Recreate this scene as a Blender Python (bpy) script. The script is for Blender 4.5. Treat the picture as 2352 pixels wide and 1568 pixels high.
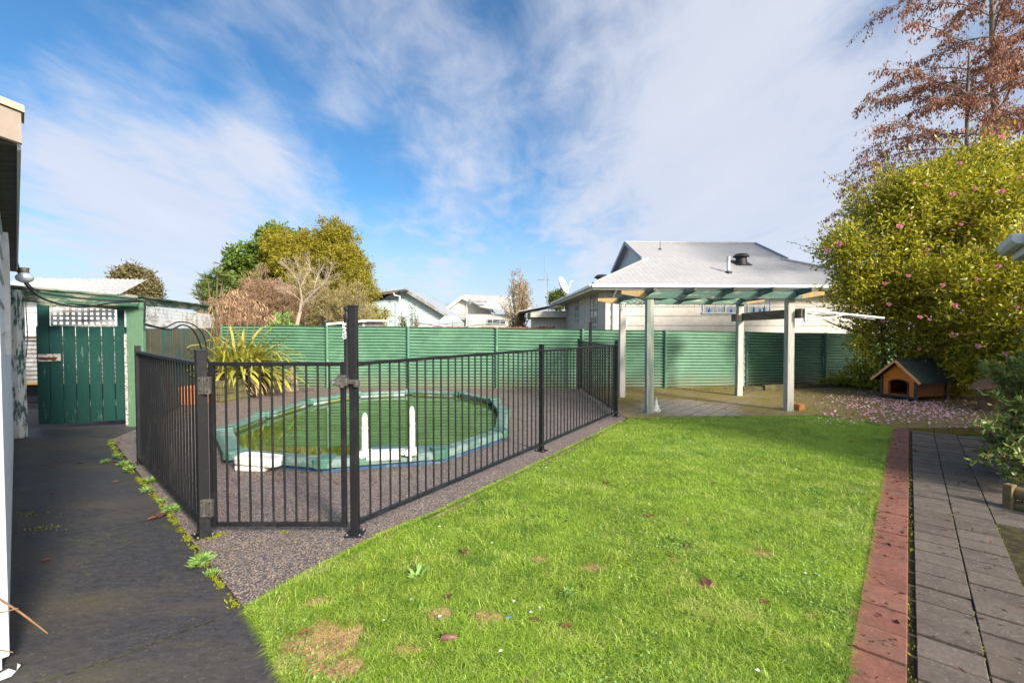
import bpy, bmesh, math, random
import numpy as np
from mathutils import Vector, Matrix
R = math.radians
rng = np.random.default_rng(7)
random.seed(7)
scene = bpy.context.scene
for o in list(bpy.data.objects):
    bpy.data.objects.remove(o)
COL = scene.collection

# ------------------------------------------------------------------ camera
PITCH = R(1.5); CAM_H = 1.5
cam_d = bpy.data.cameras.new('camera'); cam = bpy.data.objects.new('camera', cam_d); COL.objects.link(cam)
cam.location = (0, 0, CAM_H); cam.rotation_euler = (math.pi / 2 - PITCH, 0, 0)
cam_d.sensor_width = 36.0; cam_d.lens = 36.0 * 1045 / 2352
cam_d.clip_start = 0.05; cam_d.clip_end = 3000
scene.camera = cam

def at(u, v, Y):
    """a point at distance Y seen at (u, v) in a 2352 px wide picture"""
    x = (u - 1176) / 1045; y = (784 - v) / 1045
    dy = math.cos(PITCH) + y * math.sin(PITCH); dz = y * math.cos(PITCH) - math.sin(PITCH)
    t = Y / dy
    return Vector((x * t, Y, CAM_H + dz * t))

def gr(u, v, z=0.0):
    x = (u - 1176) / 1045; y = (784 - v) / 1045
    dy = math.cos(PITCH) + y * math.sin(PITCH); dz = y * math.cos(PITCH) - math.sin(PITCH)
    t = (z - CAM_H) / dz
    return Vector((x * t, dy * t, z))

# ------------------------------------------------------------------ light
SUN_EL = R(28); SUN_AZ = math.atan2(0.62, -0.785)       # sun stands behind the camera, to the right
SUN_DIR = Vector((math.sin(SUN_AZ) * math.cos(SUN_EL), math.cos(SUN_AZ) * math.cos(SUN_EL), math.sin(SUN_EL)))
sd = bpy.data.lights.new('sun', 'SUN'); sun = bpy.data.objects.new('sun', sd); COL.objects.link(sun)
sd.energy = 2.4; sd.angle = R(11); sd.color = (1.0, 0.93, 0.82)
sun.rotation_euler = SUN_DIR.to_track_quat('Z', 'Y').to_euler()

vs = scene.view_settings
scene.display_settings.display_device = 'sRGB'
vs.view_transform = 'Standard'; vs.look = 'None'; vs.gamma = 1.0; vs.use_curve_mapping = False
vs.exposure = 1.7

w = bpy.data.worlds.new('World'); scene.world = w; w.use_nodes = True
WN = w.node_tree.nodes; WL = w.node_tree.links
for n in list(WN): WN.remove(n)

def wn(t, **kw):
    n = WN.new(t)
    for k, v in kw.items(): setattr(n, k, v)
    return n

def wmath(op, a, b=None, clamp=False):
    n = wn('ShaderNodeMath', operation=op, use_clamp=clamp)
    for i, s in enumerate((a, b)):
        if s is None: continue
        if isinstance(s, (int, float)): n.inputs[i].default_value = s
        else: WL.new(s, n.inputs[i])
    return n.outputs[0]

def wvec(op, a, b=None):
    n = wn('ShaderNodeVectorMath', operation=op)
    for i, s in enumerate((a, b)):
        if s is None: continue
        if isinstance(s, (tuple, list, Vector)): n.inputs[i].default_value = s
        else: WL.new(s, n.inputs[i])
    return n

sky = wn('ShaderNodeTexSky', sky_type='NISHITA')
sky.sun_disc = False; sky.sun_elevation = SUN_EL; sky.sun_rotation = SUN_AZ
sky.altitude = 0; sky.air_density = 1.0; sky.dust_density = 0.6; sky.ozone_density = 2.5
tc = wn('ShaderNodeTexCoord'); DIR = tc.outputs['Generated']
sep = wn('ShaderNodeSeparateXYZ'); WL.new(DIR, sep.inputs[0])
zc = wmath('ADD', wmath('MAXIMUM', sep.outputs[2], 0.0), 0.10)
px = wmath('DIVIDE', sep.outputs[0], zc); py = wmath('DIVIDE', sep.outputs[1], zc)
comb = wn('ShaderNodeCombineXYZ'); WL.new(px, comb.inputs[0]); WL.new(py, comb.inputs[1])

def wnoise(scale, rot, sx, sy, detail, rough, dist=0.0, off=(0, 0, 0)):
    m = wn('ShaderNodeMapping'); WL.new(comb.outputs[0], m.inputs[0])
    m.inputs['Rotation'].default_value = (0, 0, R(rot)); m.inputs['Scale'].default_value = (sx, sy, 1)
    m.inputs['Location'].default_value = off
    n = wn('ShaderNodeTexNoise'); WL.new(m.outputs[0], n.inputs['Vector'])
    n.inputs['Scale'].default_value = scale; n.inputs['Detail'].default_value = detail
    n.inputs['Roughness'].default_value = rough; n.inputs['Distortion'].default_value = dist
    return n.outputs[0]

n_big = wnoise(0.55, 35, 1.0, 0.55, 6, 0.55, 0.4)
n_mid = wnoise(1.5, 42, 1.0, 0.42, 8, 0.6, 0.3, (3, 1, 0))
n_fine = wnoise(5.0, 40, 1.0, 0.6, 6, 0.6, 0.5, (7, 2, 0))

def dirn(u, v):
    p = at(u, v, 10) - Vector((0, 0, CAM_H)); return p.normalized()

cover = None
def blob(u, v, r, amp):
    global cover
    if amp > 0: amp *= 1.12
    d = wvec('DISTANCE', DIR, dirn(u, v)).outputs['Value']
    n = wn('ShaderNodeMapRange', interpolation_type='SMOOTHSTEP'); WL.new(d, n.inputs[0])
    n.inputs[1].default_value = 0; n.inputs[2].default_value = r
    n.inputs[3].default_value = amp; n.inputs[4].default_value = 0
    cover = n.outputs[0] if cover is None else wmath('ADD', cover, n.outputs[0])

for b in [(1700, 330, 0.70, 0.42), (1500, 80, 0.34, 0.20), (2050, 380, 0.5, 0.22), (1250, 120, 0.2, 0.12), (330, 470, 0.26, 0.4), (120, 400, 0.26, 0.30),
          (545, 335, 0.10, 0.22), (610, 470, 0.2, 0.2), (900, 30, 0.25, 0.1), (300, 90, 0.16, 0.1), (95, 175, 0.1, 0.16), (500, 75, 0.09, 0.14), (600, 235, 0.08, 0.18), (330, 130, 0.1, 0.14), (800, 250, 0.07, 0.15),
          (1050, 380, 0.12, 0.14), (450, 610, 0.22, 0.25), (1000, 640, 0.25, 0.3), (1500, 560, 0.3, 0.2),
          (420, 190, 0.22, -0.03), (880, 470, 0.18, -0.10), (60, 40, 0.35, -0.22), (1140, 20, 0.13, -0.16), (1960, 90, 0.10, -0.12), (1000, 560, 0.25, -0.05)]:
    blob(*b)
nz = wmath('ADD', wmath('ADD', wmath('MULTIPLY', wmath('SUBTRACT', n_big, 0.5), 0.55), wmath('MULTIPLY', wmath('SUBTRACT', n_mid, 0.5), 1.1)), wmath('MULTIPLY', wmath('SUBTRACT', n_fine, 0.5), 0.7))
msk = wn('ShaderNodeMapRange', interpolation_type='SMOOTHSTEP')
WL.new(wmath('ADD', nz, cover), msk.inputs[0])
msk.inputs[1].default_value = -0.14; msk.inputs[2].default_value = 0.62
msk.inputs[3].default_value = 0.0; msk.inputs[4].default_value = 0.88
hz = wn('ShaderNodeMapRange', interpolation_type='SMOOTHSTEP'); WL.new(sep.outputs[2], hz.inputs[0])
hz.inputs[1].default_value = -0.02; hz.inputs[2].default_value = 0.30; hz.inputs[3].default_value = 0.88; hz.inputs[4].default_value = 0.0
mtot = wmath('MAXIMUM', msk.outputs[0], hz.outputs[0])
# cloud colour: a little darker and bluer in the thick parts
ccol = wn('ShaderNodeMix', data_type='RGBA'); WL.new(n_mid, ccol.inputs[0])
ccol.inputs[6].default_value = (3.1, 3.4, 4.2, 1); ccol.inputs[7].default_value = (4.3, 4.4, 4.75, 1)
skt = wn('ShaderNodeMix', data_type='RGBA', blend_type='MULTIPLY'); skt.inputs[0].default_value = 1.0
WL.new(sky.outputs[0], skt.inputs[6]); skt.inputs[7].default_value = (0.40, 0.69, 0.85, 1)
mixc = wn('ShaderNodeMix', data_type='RGBA'); WL.new(mtot, mixc.inputs[0])
WL.new(skt.outputs[2], mixc.inputs[6]); WL.new(ccol.outputs[2], mixc.inputs[7])
# unseen bright cloud added around the sun, behind the camera, as fill light
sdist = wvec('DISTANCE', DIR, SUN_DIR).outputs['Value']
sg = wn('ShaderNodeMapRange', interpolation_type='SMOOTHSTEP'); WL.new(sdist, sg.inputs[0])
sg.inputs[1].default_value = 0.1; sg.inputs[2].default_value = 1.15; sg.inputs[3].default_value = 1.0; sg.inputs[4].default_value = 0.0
fill_veil = wn('ShaderNodeMix', data_type='RGBA'); WL.new(sg.outputs[0], fill_veil.inputs[0]); WL.new(mixc.outputs[2], fill_veil.inputs[6]); fill_veil.inputs[7].default_value = (17.0, 16.2, 14.8, 1)
bg = wn('ShaderNodeBackground'); WL.new(fill_veil.outputs[2], bg.inputs[0]); bg.inputs[1].default_value = 0.063
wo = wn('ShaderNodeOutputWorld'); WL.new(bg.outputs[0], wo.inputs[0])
scene.cycles.max_bounces = 8; scene.cycles.transparent_max_bounces = 12

# ------------------------------------------------------------------ materials
class NT:
    def __init__(s, name):
        s.m = bpy.data.materials.new(name); s.m.use_nodes = True
        s.t = s.m.node_tree; s.n = s.t.nodes; s.l = s.t.links
        s.p = s.n['Principled BSDF']; s.out = s.n['Material Output']
        s.tc = s.n.new('ShaderNodeTexCoord')
    def map(s, rot=(0, 0, 0), scale=(1, 1, 1), loc=(0, 0, 0), src='Object'):
        m = s.n.new('ShaderNodeMapping'); s.l.new(s.tc.outputs[src], m.inputs[0])
        m.inputs['Rotation'].default_value = rot; m.inputs['Scale'].default_value = scale; m.inputs['Location'].default_value = loc
        return m.outputs[0]
    def noise(s, vec, scale, detail=4, rough=0.55, dist=0.0):
        n = s.n.new('ShaderNodeTexNoise'); s.l.new(vec, n.inputs['Vector'])
        n.inputs['Scale'].default_value = scale; n.inputs['Detail'].default_value = detail
        n.inputs['Roughness'].default_value = rough; n.inputs['Distortion'].default_value = dist
        return n.outputs[0]
    def voro(s, vec, scale, out='Color', feature='F1'):
        n = s.n.new('ShaderNodeTexVoronoi'); s.l.new(vec, n.inputs['Vector']); n.feature = feature
        n.inputs['Scale'].default_value = scale
        return n.outputs[out]
    def ramp(s, fac, stops, interp='LINEAR'):
        n = s.n.new('ShaderNodeValToRGB'); s.l.new(fac, n.inputs[0]); n.color_ramp.interpolation = interp
        e = n.color_ramp.elements
        while len(e) < len(stops): e.new(0.5)
        for el, (p, c) in zip(e, stops):
            el.position = p; el.color = (c[0], c[1], c[2], 1) if hasattr(c, '__len__') else (c, c, c, 1)
        return n.outputs[0]
    def rng(s, fac, a, b, c=0.0, d=1.0):
        n = s.n.new('ShaderNodeMapRange'); s.l.new(fac, n.inputs[0])
        for i, v in enumerate((a, b, c, d)): n.inputs[i + 1].default_value = v
        return n.outputs[0]
    def mix(s, fac, a, b, mode='MIX'):
        n = s.n.new('ShaderNodeMix'); n.data_type = 'RGBA'; n.blend_type = mode
        if isinstance(fac, (int, float)): n.inputs[0].default_value = fac
        else: s.l.new(fac, n.inputs[0])
        for i, c in ((6, a), (7, b)):
            if isinstance(c, (tuple, list)): n.inputs[i].default_value = (c[0], c[1], c[2], 1)
            else: s.l.new(c, n.inputs[i])
        return n.outputs[2]
    def math(s, op, a, b=0.0):
        n = s.n.new('ShaderNodeMath'); n.operation = op
        for i, v in enumerate((a, b)):
            if isinstance(v, (int, float)): n.inputs[i].default_value = v
            else: s.l.new(v, n.inputs[i])
        return n.outputs[0]
    def col(s, c):
        if isinstance(c, (tuple, list)): s.p.inputs['Base Color'].default_value = (c[0], c[1], c[2], 1)
        else: s.l.new(c, s.p.inputs['Base Color'])
    def set(s, rough=0.6, metal=0.0, spec=0.5):
        if isinstance(rough, (int, float)): s.p.inputs['Roughness'].default_value = rough
        else: s.l.new(rough, s.p.inputs['Roughness'])
        s.p.inputs['Metallic'].default_value = metal
        s.p.inputs['Specular IOR Level'].default_value = spec
    def bump(s, h, strength=0.3, dist=0.01):
        n = s.n.new('ShaderNodeBump'); s.l.new(h, n.inputs['Height'])
        n.inputs['Strength'].default_value = strength; n.inputs['Distance'].default_value = dist
        s.l.new(n.outputs[0], s.p.inputs['Normal'])
    def island(s):
        g = s.n.new('ShaderNodeNewGeometry'); return g.outputs['Random Per Island']
    def translucent(s, col, fac):
        t = s.n.new('ShaderNodeBsdfTranslucent')
        if isinstance(col, (tuple, list)): t.inputs[0].default_value = (*col, 1)
        else: s.l.new(col, t.inputs[0])
        mx = s.n.new('ShaderNodeMixShader'); mx.inputs[0].default_value = fac
        s.l.new(s.p.outputs[0], mx.inputs[1]); s.l.new(t.outputs[0], mx.inputs[2]); s.l.new(mx.outputs[0], s.out.inputs[0])

def painted(name, base, worn=None, amount=0.35, scale=3.0, rough=0.55, stretch=(1, 1, 1), bump=0.15, spec=0.4, dirt=None):
    t = NT(name); v = t.map(scale=stretch)
    n1 = t.noise(v, scale, 6, 0.65); n2 = t.noise(v, scale * 7, 5, 0.6)
    c = t.mix(t.rng(n2, 0.3, 0.7), tuple(x * 0.86 for x in base), tuple(min(1, x * 1.1) for x in base))
    if worn is not None:
        f = t.rng(t.math('ADD', n1, t.math('MULTIPLY', n2, 0.25)), 0.78 - amount * 0.5, 0.86 - amount * 0.5)
        c = t.mix(f, c, worn)
    if dirt is not None:
        c = t.mix(t.rng(t.noise(v, scale * 0.6, 5, 0.7), 0.5, 0.75, 0, 0.8), c, dirt)
    t.col(c); t.set(rough, 0, spec); t.bump(n2, bump, 0.004); return t.m

def leafy(name, cols, trans=0.3, rough=0.45, spec=0.4, tcol=None):
    t = NT(name); r = t.island()
    k = len(cols); c = t.ramp(r, [(i / max(1, k - 1), q) for i, q in enumerate(cols)])
    n = t.noise(t.map(), 1.2, 3)
    c = t.mix(t.rng(n, 0.35, 0.65, 0, 0.45), c, cols[-1])
    t.col(c); t.set(rough, 0, spec)
    if trans > 0: t.translucent(c, trans)
    return t.m

def bark(name, a, b, scale=6):
    t = NT(name); v = t.map(scale=(1, 1, 0.25)); n = t.noise(v, scale * 2, 6, 0.7)
    t.col(t.mix(t.rng(n, 0.3, 0.7), a, b)); t.set(0.85, 0, 0.2); t.bump(n, 0.6, 0.02); return t.m

MT = {}
MT['black'] = painted('black_powder_coat', (0.010, 0.010, 0.012), (0.018, 0.0175, 0.018), 0.25, 4, 0.42, bump=0.05, spec=0.35)
MT['latch'] = painted('grey_plastic', (0.06, 0.055, 0.05), (0.1, 0.09, 0.08), 0.3, 20, 0.6, bump=0.1)
MT['steel'] = painted('galvanised_bolt', (0.22, 0.22, 0.22), None, 0, 20, 0.35)
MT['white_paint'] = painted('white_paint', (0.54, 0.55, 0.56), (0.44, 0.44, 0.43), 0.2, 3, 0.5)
MT['blue_white'] = painted('pale_blue_paint', (0.44, 0.52, 0.53), (0.38, 0.45, 0.46), 0.2, 1, 0.6)
MT['cream'] = painted('cream_paint', (0.60, 0.55, 0.48), (0.52, 0.47, 0.41), 0.2, 1, 0.6, dirt=(0.45, 0.41, 0.36))
MT['cream2'] = painted('pale_cream_paint', (0.56, 0.52, 0.45), (0.50, 0.46, 0.40), 0.2, 1, 0.6)
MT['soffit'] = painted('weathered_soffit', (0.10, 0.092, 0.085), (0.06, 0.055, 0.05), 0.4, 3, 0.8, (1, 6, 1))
MT['tan'] = painted('tan_fascia', (0.25, 0.19, 0.155), None, 0, 2, 0.6)
MT['tan_cap'] = painted('cream_cap_flashing', (0.36, 0.28, 0.18), None, 0, 2, 0.5)
MT['grn_gate'] = painted('dark_green_paint', (0.012, 0.056, 0.045), (0.18, 0.24, 0.19), 0.03, 6, 0.55, (2, 2, 0.5), 0.25, 0.3, (0.016, 0.066, 0.052))
MT['grn_light'] = painted('pale_green_paint', (0.10, 0.195, 0.115), (0.22, 0.26, 0.19), 0.14, 5, 0.6, (2, 2, 0.6))
MT['grn_peel'] = painted('peeling_green_paint', (0.035, 0.09, 0.075), (0.5, 0.5, 0.49), 0.44, 5, 0.75, (3, 3, 0.8), 0.4)
MT['grn_beam'] = painted('mossy_green_beam', (0.03, 0.085, 0.052), (0.20, 0.21, 0.15), 0.34, 4, 0.8, (0.7, 0.7, 4), 0.4)
MT['board'] = painted('weathered_green_boards', (0.03, 0.13, 0.11), (0.13, 0.11, 0.07), 0.46, 2.2, 0.8, (2.5, 2.5, 0.3), 0.4)
MT['lattice'] = painted('dirty_white_plastic', (0.50, 0.50, 0.49), (0.28, 0.25, 0.20), 0.3, 5, 0.6)
MT['fence_iron'] = painted('green_painted_iron', (0.108, 0.232, 0.145), (0.136, 0.272, 0.170), 0.3, 1.2, 0.45, (0.6, 0.6, 0.8), 0.03, 0.5, (0.092, 0.200, 0.125))
_m = MT['fence_iron']; _n = _m.node_tree.nodes; _l = _m.node_tree.links; _p = _n['Principled BSDF']; _src = _p.inputs['Base Color'].links[0].from_socket
_tc = _n.new('ShaderNodeTexCoord'); _sx = _n.new('ShaderNodeSeparateXYZ'); _l.new(_tc.outputs['Object'], _sx.inputs[0])
_no = _n.new('ShaderNodeTexNoise'); _l.new(_tc.outputs['Object'], _no.inputs['Vector']); _no.inputs['Scale'].default_value = 2.6; _no.inputs['Detail'].default_value = 7; _no.inputs['Roughness'].default_value = 0.7
_ad = _n.new('ShaderNodeMath'); _ad.operation = 'MULTIPLY_ADD'; _l.new(_no.outputs[0], _ad.inputs[0]); _ad.inputs[1].default_value = -0.75; _l.new(_sx.outputs[2], _ad.inputs[2])
_mr = _n.new('ShaderNodeMapRange'); _l.new(_ad.outputs[0], _mr.inputs[0]); _mr.inputs[1].default_value = -0.38; _mr.inputs[2].default_value = 0.06; _mr.inputs[3].default_value = 0.75; _mr.inputs[4].default_value = 0.0
_mx = _n.new('ShaderNodeMix'); _mx.data_type = 'RGBA'; _l.new(_mr.outputs[0], _mx.inputs[0]); _l.new(_src, _mx.inputs[6]); _mx.inputs[7].default_value = (0.17, 0.17, 0.10, 1); _l.new(_mx.outputs[2], _p.inputs['Base Color'])
MT['fence_post'] = painted('green_painted_batten', (0.09, 0.205, 0.13), (0.3, 0.42, 0.3), 0.1, 5, 0.5)
MT['coping'] = painted('faded_green_coping', (0.105, 0.19, 0.15), (0.19, 0.27, 0.235), 0.34, 5, 0.5, (1, 1, 1), 0.1, 0.4, (0.08, 0.17, 0.125))
MT['cap'] = painted('green_coping_cap', (0.065, 0.16, 0.118), (0.15, 0.24, 0.2), 0.25, 6, 0.5)
MT['liner'] = painted('pool_liner', (0.20, 0.25, 0.10), (0.40, 0.5, 0.58), 0.30, 1.4, 0.5, (1, 1, 3), 0.05)
MT['skirt'] = painted('blue_pool_skirt', (0.035, 0.10, 0.20), (0.12, 0.2, 0.28), 0.25, 5, 0.6)
MT['plastic_white'] = painted('chalky_white_plastic', (0.78, 0.75, 0.70), (0.42, 0.36, 0.26), 0.17, 9, 0.55, (1, 1, 1), 0.15)
MT['roof_grey'] = painted('light_grey_roof', (0.36, 0.352, 0.35), (0.33, 0.322, 0.322), 0.3, 0.6, 0.5, bump=0.02)
MT['roof_blue'] = painted('blue_grey_roof', (0.33, 0.36, 0.41), (0.28, 0.31, 0.35), 0.3, 0.8, 0.5)
MT['roof_white'] = painted('white_roof_iron', (0.40, 0.40, 0.39), (0.32, 0.31, 0.29), 0.2, 1, 0.5)
MT['gutter'] = painted('cream_gutter', (0.78, 0.76, 0.72), None, 0, 3, 0.4)
MT['grey_iron'] = painted('galvanised_iron', (0.30, 0.30, 0.31), (0.22, 0.2, 0.18), 0.4, 3, 0.55)
MT['redfence'] = painted('red_brown_palings', (0.20, 0.055, 0.035), (0.26, 0.09, 0.06), 0.4, 2, 0.75)
MT['yellow_end'] = painted('raw_yellow_timber', (0.50, 0.27, 0.03), (0.30, 0.22, 0.12), 0.5, 6, 0.7, (3, 1, 1))
MT['perg_post'] = painted('weathered_pergola_post', (0.50, 0.46, 0.40), (0.24, 0.31, 0.25), 0.36, 2.4, 0.8, (3, 3, 0.35), 0.35)
MT['perg_beam'] = painted('flaking_green_beam', (0.085, 0.165, 0.125), (0.36, 0.34, 0.26), 0.22, 4, 0.75, (0.5, 0.5, 5), 0.3)
MT['perg_raft'] = painted('teal_rafter', (0.035, 0.095, 0.09), (0.22, 0.22, 0.16), 0.3, 4, 0.7, (3, 0.5, 3), 0.3)
MT['grey_wood'] = painted('grey_brown_timber', (0.24, 0.19, 0.145), (0.13, 0.105, 0.08), 0.45, 4, 0.85, (5, 0.6, 5), 0.5)
MT['sleeper'] = painted('mossy_sleeper', (0.10, 0.075, 0.055), (0.12, 0.13, 0.04), 0.4, 5, 0.9, (1, 1, 3), 0.6, 0.2)
MT['log'] = painted('round_timber_rail', (0.17, 0.115, 0.06), (0.10, 0.10, 0.045), 0.35, 5, 0.85, (2, 0.6, 2), 0.4)
MT['orange'] = painted('orange_stained_pine', (0.95, 0.30, 0.035), (0.85, 0.22, 0.025), 0.4, 5, 0.5, (1, 1, 5), 0.2)
MT['orange_trim'] = painted('orange_roof_edge', (0.85, 0.42, 0.18), None, 0, 5, 0.55)
MT['brown_side'] = painted('red_brown_stain', (0.30, 0.09, 0.03), (0.24, 0.07, 0.02), 0.4, 5, 0.55, (1, 1, 5), 0.2)
MT['kennel_grey'] = painted('charcoal_trim', (0.06, 0.06, 0.065), (0.12, 0.11, 0.1), 0.2, 10, 0.6)
MT['kennel_roof'] = painted('dark_green_felt', (0.025, 0.045, 0.042), (0.05, 0.07, 0.06), 0.4, 30, 0.85)
MT['terracotta'] = painted('terracotta', (0.58, 0.18, 0.055), (0.5, 0.2, 0.09), 0.3, 5, 0.7)
MT['stone'] = painted('lichened_stone', (0.36, 0.30, 0.22), (0.20, 0.17, 0.11), 0.45, 12, 0.9, bump=0.5)
MT['dark'] = painted('dark_plastic', (0.02, 0.02, 0.022), None, 0, 5, 0.5)
MT['cable'] = painted('black_cable', (0.012, 0.013, 0.016), None, 0, 5, 0.4)
MT['rust'] = painted('rusty_iron', (0.16, 0.045, 0.025), (0.08, 0.03, 0.02), 0.4, 20, 0.8)
MT['flake'] = painted('flaking_white_paint', (0.55, 0.54, 0.50), (0.20, 0.13, 0.09), 0.35, 12, 0.8, (1, 1, 3))
MT['cut_wood'] = painted('cut_pine_end', (0.42, 0.17, 0.05), (0.3, 0.12, 0.04), 0.3, 12, 0.8)
MT['blue_obj'] = painted('blue_bits', (0.03, 0.2, 0.6), None, 0, 5, 0.5)
MT['ply'] = painted('yellow_plank', (0.42, 0.26, 0.08), None, 0, 5, 0.7)
MT['canvas'] = painted('white_canvas', (0.72, 0.73, 0.76), (0.66, 0.68, 0.71), 0.3, 2, 0.7)
t = NT('window_glass'); t.col((0.03, 0.04, 0.05)); t.set(0.05, 0, 0.6); MT['glass'] = t.m
t = NT('net_curtain_glass'); t.col(t.mix(t.rng(t.noise(t.map(scale=(6, 6, .3)), 6), .35, .65), (0.20, 0.23, 0.24), (0.42, 0.44, 0.44))); t.set(0.12, 0, 0.6); MT['curtain'] = t.m
t = NT('lamp_glass'); t.col((0.5, 0.52, 0.55)); t.set(0.1, 0.3, 0.6); MT['lampglass'] = t.m
t = NT('white_lettering'); t.col((0.75, 0.75, 0.75)); t.set(0.5); MT['letter'] = t.m

# ground materials -----------------------------------------------------
ROT = R(48.9)      # direction of the paths and slabs on the plan
t = NT('exposed_aggregate'); v = t.map()
vc = t.voro(v, 100); vd = t.voro(v, 100, 'Distance'); big = t.noise(v, 0.7, 5, 0.6); mid = t.noise(v, 3.2, 5, 0.6)
hue = t.ramp(vc, [(0.0, (0.07, 0.065, 0.075)), (0.3, (0.20, 0.175, 0.175)), (0.5, (0.38, 0.25, 0.18)), (0.68, (0.26, 0.24, 0.245)), (0.86, (0.58, 0.38, 0.22)), (1.0, (0.75, 0.66, 0.56))])
c = t.mix(t.rng(vd, 0.36, 0.62, 0, 0.85), hue, (0.045, 0.040, 0.042))
c = t.mix(t.rng(mid, 0.5, 0.72, 0, 0.4), c, (0.10, 0.08, 0.07))
c = t.mix(t.rng(big, 0.56, 0.70, 0, 0.25), c, (0.10, 0.085, 0.03))
t.col(c); t.set(t.rng(mid, 0.35, 0.65, 0.42, 0.7), 0, 0.5)
t.bump(t.math('SUBTRACT', 1.0, vd), 0.55, 0.01); MT['aggregate'] = t.m

t = NT('damp_concrete'); v = t.map(rot=(0, 0, -ROT), scale=(1.0, 2.4, 1)); v0 = t.map()
n1 = t.noise(v, 0.55, 6, 0.6); n2 = t.noise(v, 14.0, 8, 0.75); n3 = t.noise(v0, 55, 6, 0.8); n4 = t.noise(v, 1.7, 7, 0.75)
c = t.mix(t.rng(n2, 0.35, 0.65), (0.028, 0.027, 0.031), (0.068, 0.063, 0.067))
c = t.mix(t.rng(n1, 0.50, 0.66, 0, 0.7), c, (0.092, 0.074, 0.050))
c = t.mix(t.math('MULTIPLY', t.rng(n4, 0.52, 0.66), t.rng(n2, 0.45, 0.6, 0.2, 0.8)), c, (0.088, 0.085, 0.026))
sp = t.voro(v0, 110)
c = t.mix(t.rng(sp, 0.84, 0.97, 0, 0.40), c, (0.22, 0.195, 0.175))
c = t.mix(t.rng(n3, 0.52, 0.68, 0, 0.75), c, (0.022, 0.020, 0.022))
t.col(c); t.set(t.rng(n1, 0.35, 0.6, 0.45, 0.75), 0, 0.4); t.bump(n3, 0.6, 0.008); MT['concrete'] = t.m

t = NT('mossy_paving'); v = t.map(rot=(0, 0, -ROT)); v0 = t.map()
br = t.n.new('ShaderNodeTexBrick'); t.l.new(v, br.inputs['Vector']); br.offset = 0.5
br.inputs['Scale'].default_value = 1.0; br.inputs['Brick Width'].default_value = 0.42; br.inputs['Row Height'].default_value = 0.24
br.inputs['Mortar Size'].default_value = 0.012; br.inputs['Mortar Smooth'].default_value = 0.4
br.inputs['Color1'].default_value = (0.24, 0.19, 0.15, 1); br.inputs['Color2'].default_value = (0.30, 0.24, 0.19, 1); br.inputs['Mortar'].default_value = (0.06, 0.055, 0.02, 1)
n1 = t.noise(v0, 0.9, 6, 0.65); n2 = t.noise(t.map(scale=(1, 2.2, 1)), 5, 6, 0.7); n3 = t.noise(v0, 60, 3)
moss = t.mix(t.rng(n2, 0.35, 0.65), (0.16, 0.105, 0.05), (0.22, 0.18, 0.03))
geo = t.n.new('ShaderNodeVectorMath'); geo.operation = 'DISTANCE'; t.l.new(v0, geo.inputs[0]); geo.inputs[1].default_value = (3.35, 8.55, 0)
clean = t.rng(t.math('ADD', geo.outputs['Value'], t.math('MULTIPLY', n1, 1.5)), 1.15, 1.95, 1.0, 0.0)
f = t.rng(t.math('SUBTRACT', t.math('ADD', n1, t.math('MULTIPLY', n2, 0.6)), t.math('MULTIPLY', clean, 0.7)), 0.52, 0.82, 0.0, 0.95)
c = t.mix(f, br.outputs['Color'], moss)
c = t.mix(t.math('MULTIPLY', clean, 0.55), c, (0.50, 0.43, 0.35))
c = t.mix(t.rng(br.outputs['Fac'], 0.2, 1.0, 0, 0.75), c, (0.15, 0.14, 0.025))
c = t.mix(t.rng(n3, 0.55, 0.75, 0, 0.5), c, (0.06, 0.045, 0.03))
t.col(c); t.set(0.85, 0, 0.3); t.bump(t.math('SUBTRACT', n2, br.outputs['Fac']), 0.5, 0.015); MT['paving'] = t.m

def paver_mat(name, a, b, grain):
    t = NT(name); r = t.island(); v = t.map(); n = t.noise(v, 38, 8, 0.8); n1 = t.noise(v, 3.2, 7, 0.7); vo = t.voro(v, 130)
    c = t.mix(r, a, b); c = t.mix(t.rng(t.noise(v, 9, 6, 0.7), 0.42, 0.66, 0, 0.5), c, tuple(x * 1.5 for x in b)); c = t.mix(t.rng(n, 0.35, 0.7, 0, 0.7), c, tuple(x * 0.55 for x in a))
    c = t.mix(t.rng(vo, 0.86, 0.97, 0, 0.45), c, grain)
    c = t.mix(t.rng(n1, 0.5, 0.68, 0, 0.5), c, (0.115, 0.088, 0.062))
    t.col(c); t.set(0.8, 0, 0.4); t.bump(n, 0.5, 0.006); return t.m
MT['paver_grey'] = paver_mat('grey_pavers', (0.088, 0.070, 0.059), (0.150, 0.122, 0.103), (0.42, 0.37, 0.33))
MT['paver_red'] = paver_mat('red_pavers', (0.165, 0.064, 0.044), (0.245, 0.100, 0.070), (0.42, 0.28, 0.22))
MT['kerb_red'] = paver_mat('worn_red_edging', (0.20, 0.115, 0.085), (0.26, 0.16, 0.12), (0.36, 0.28, 0.22))

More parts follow.
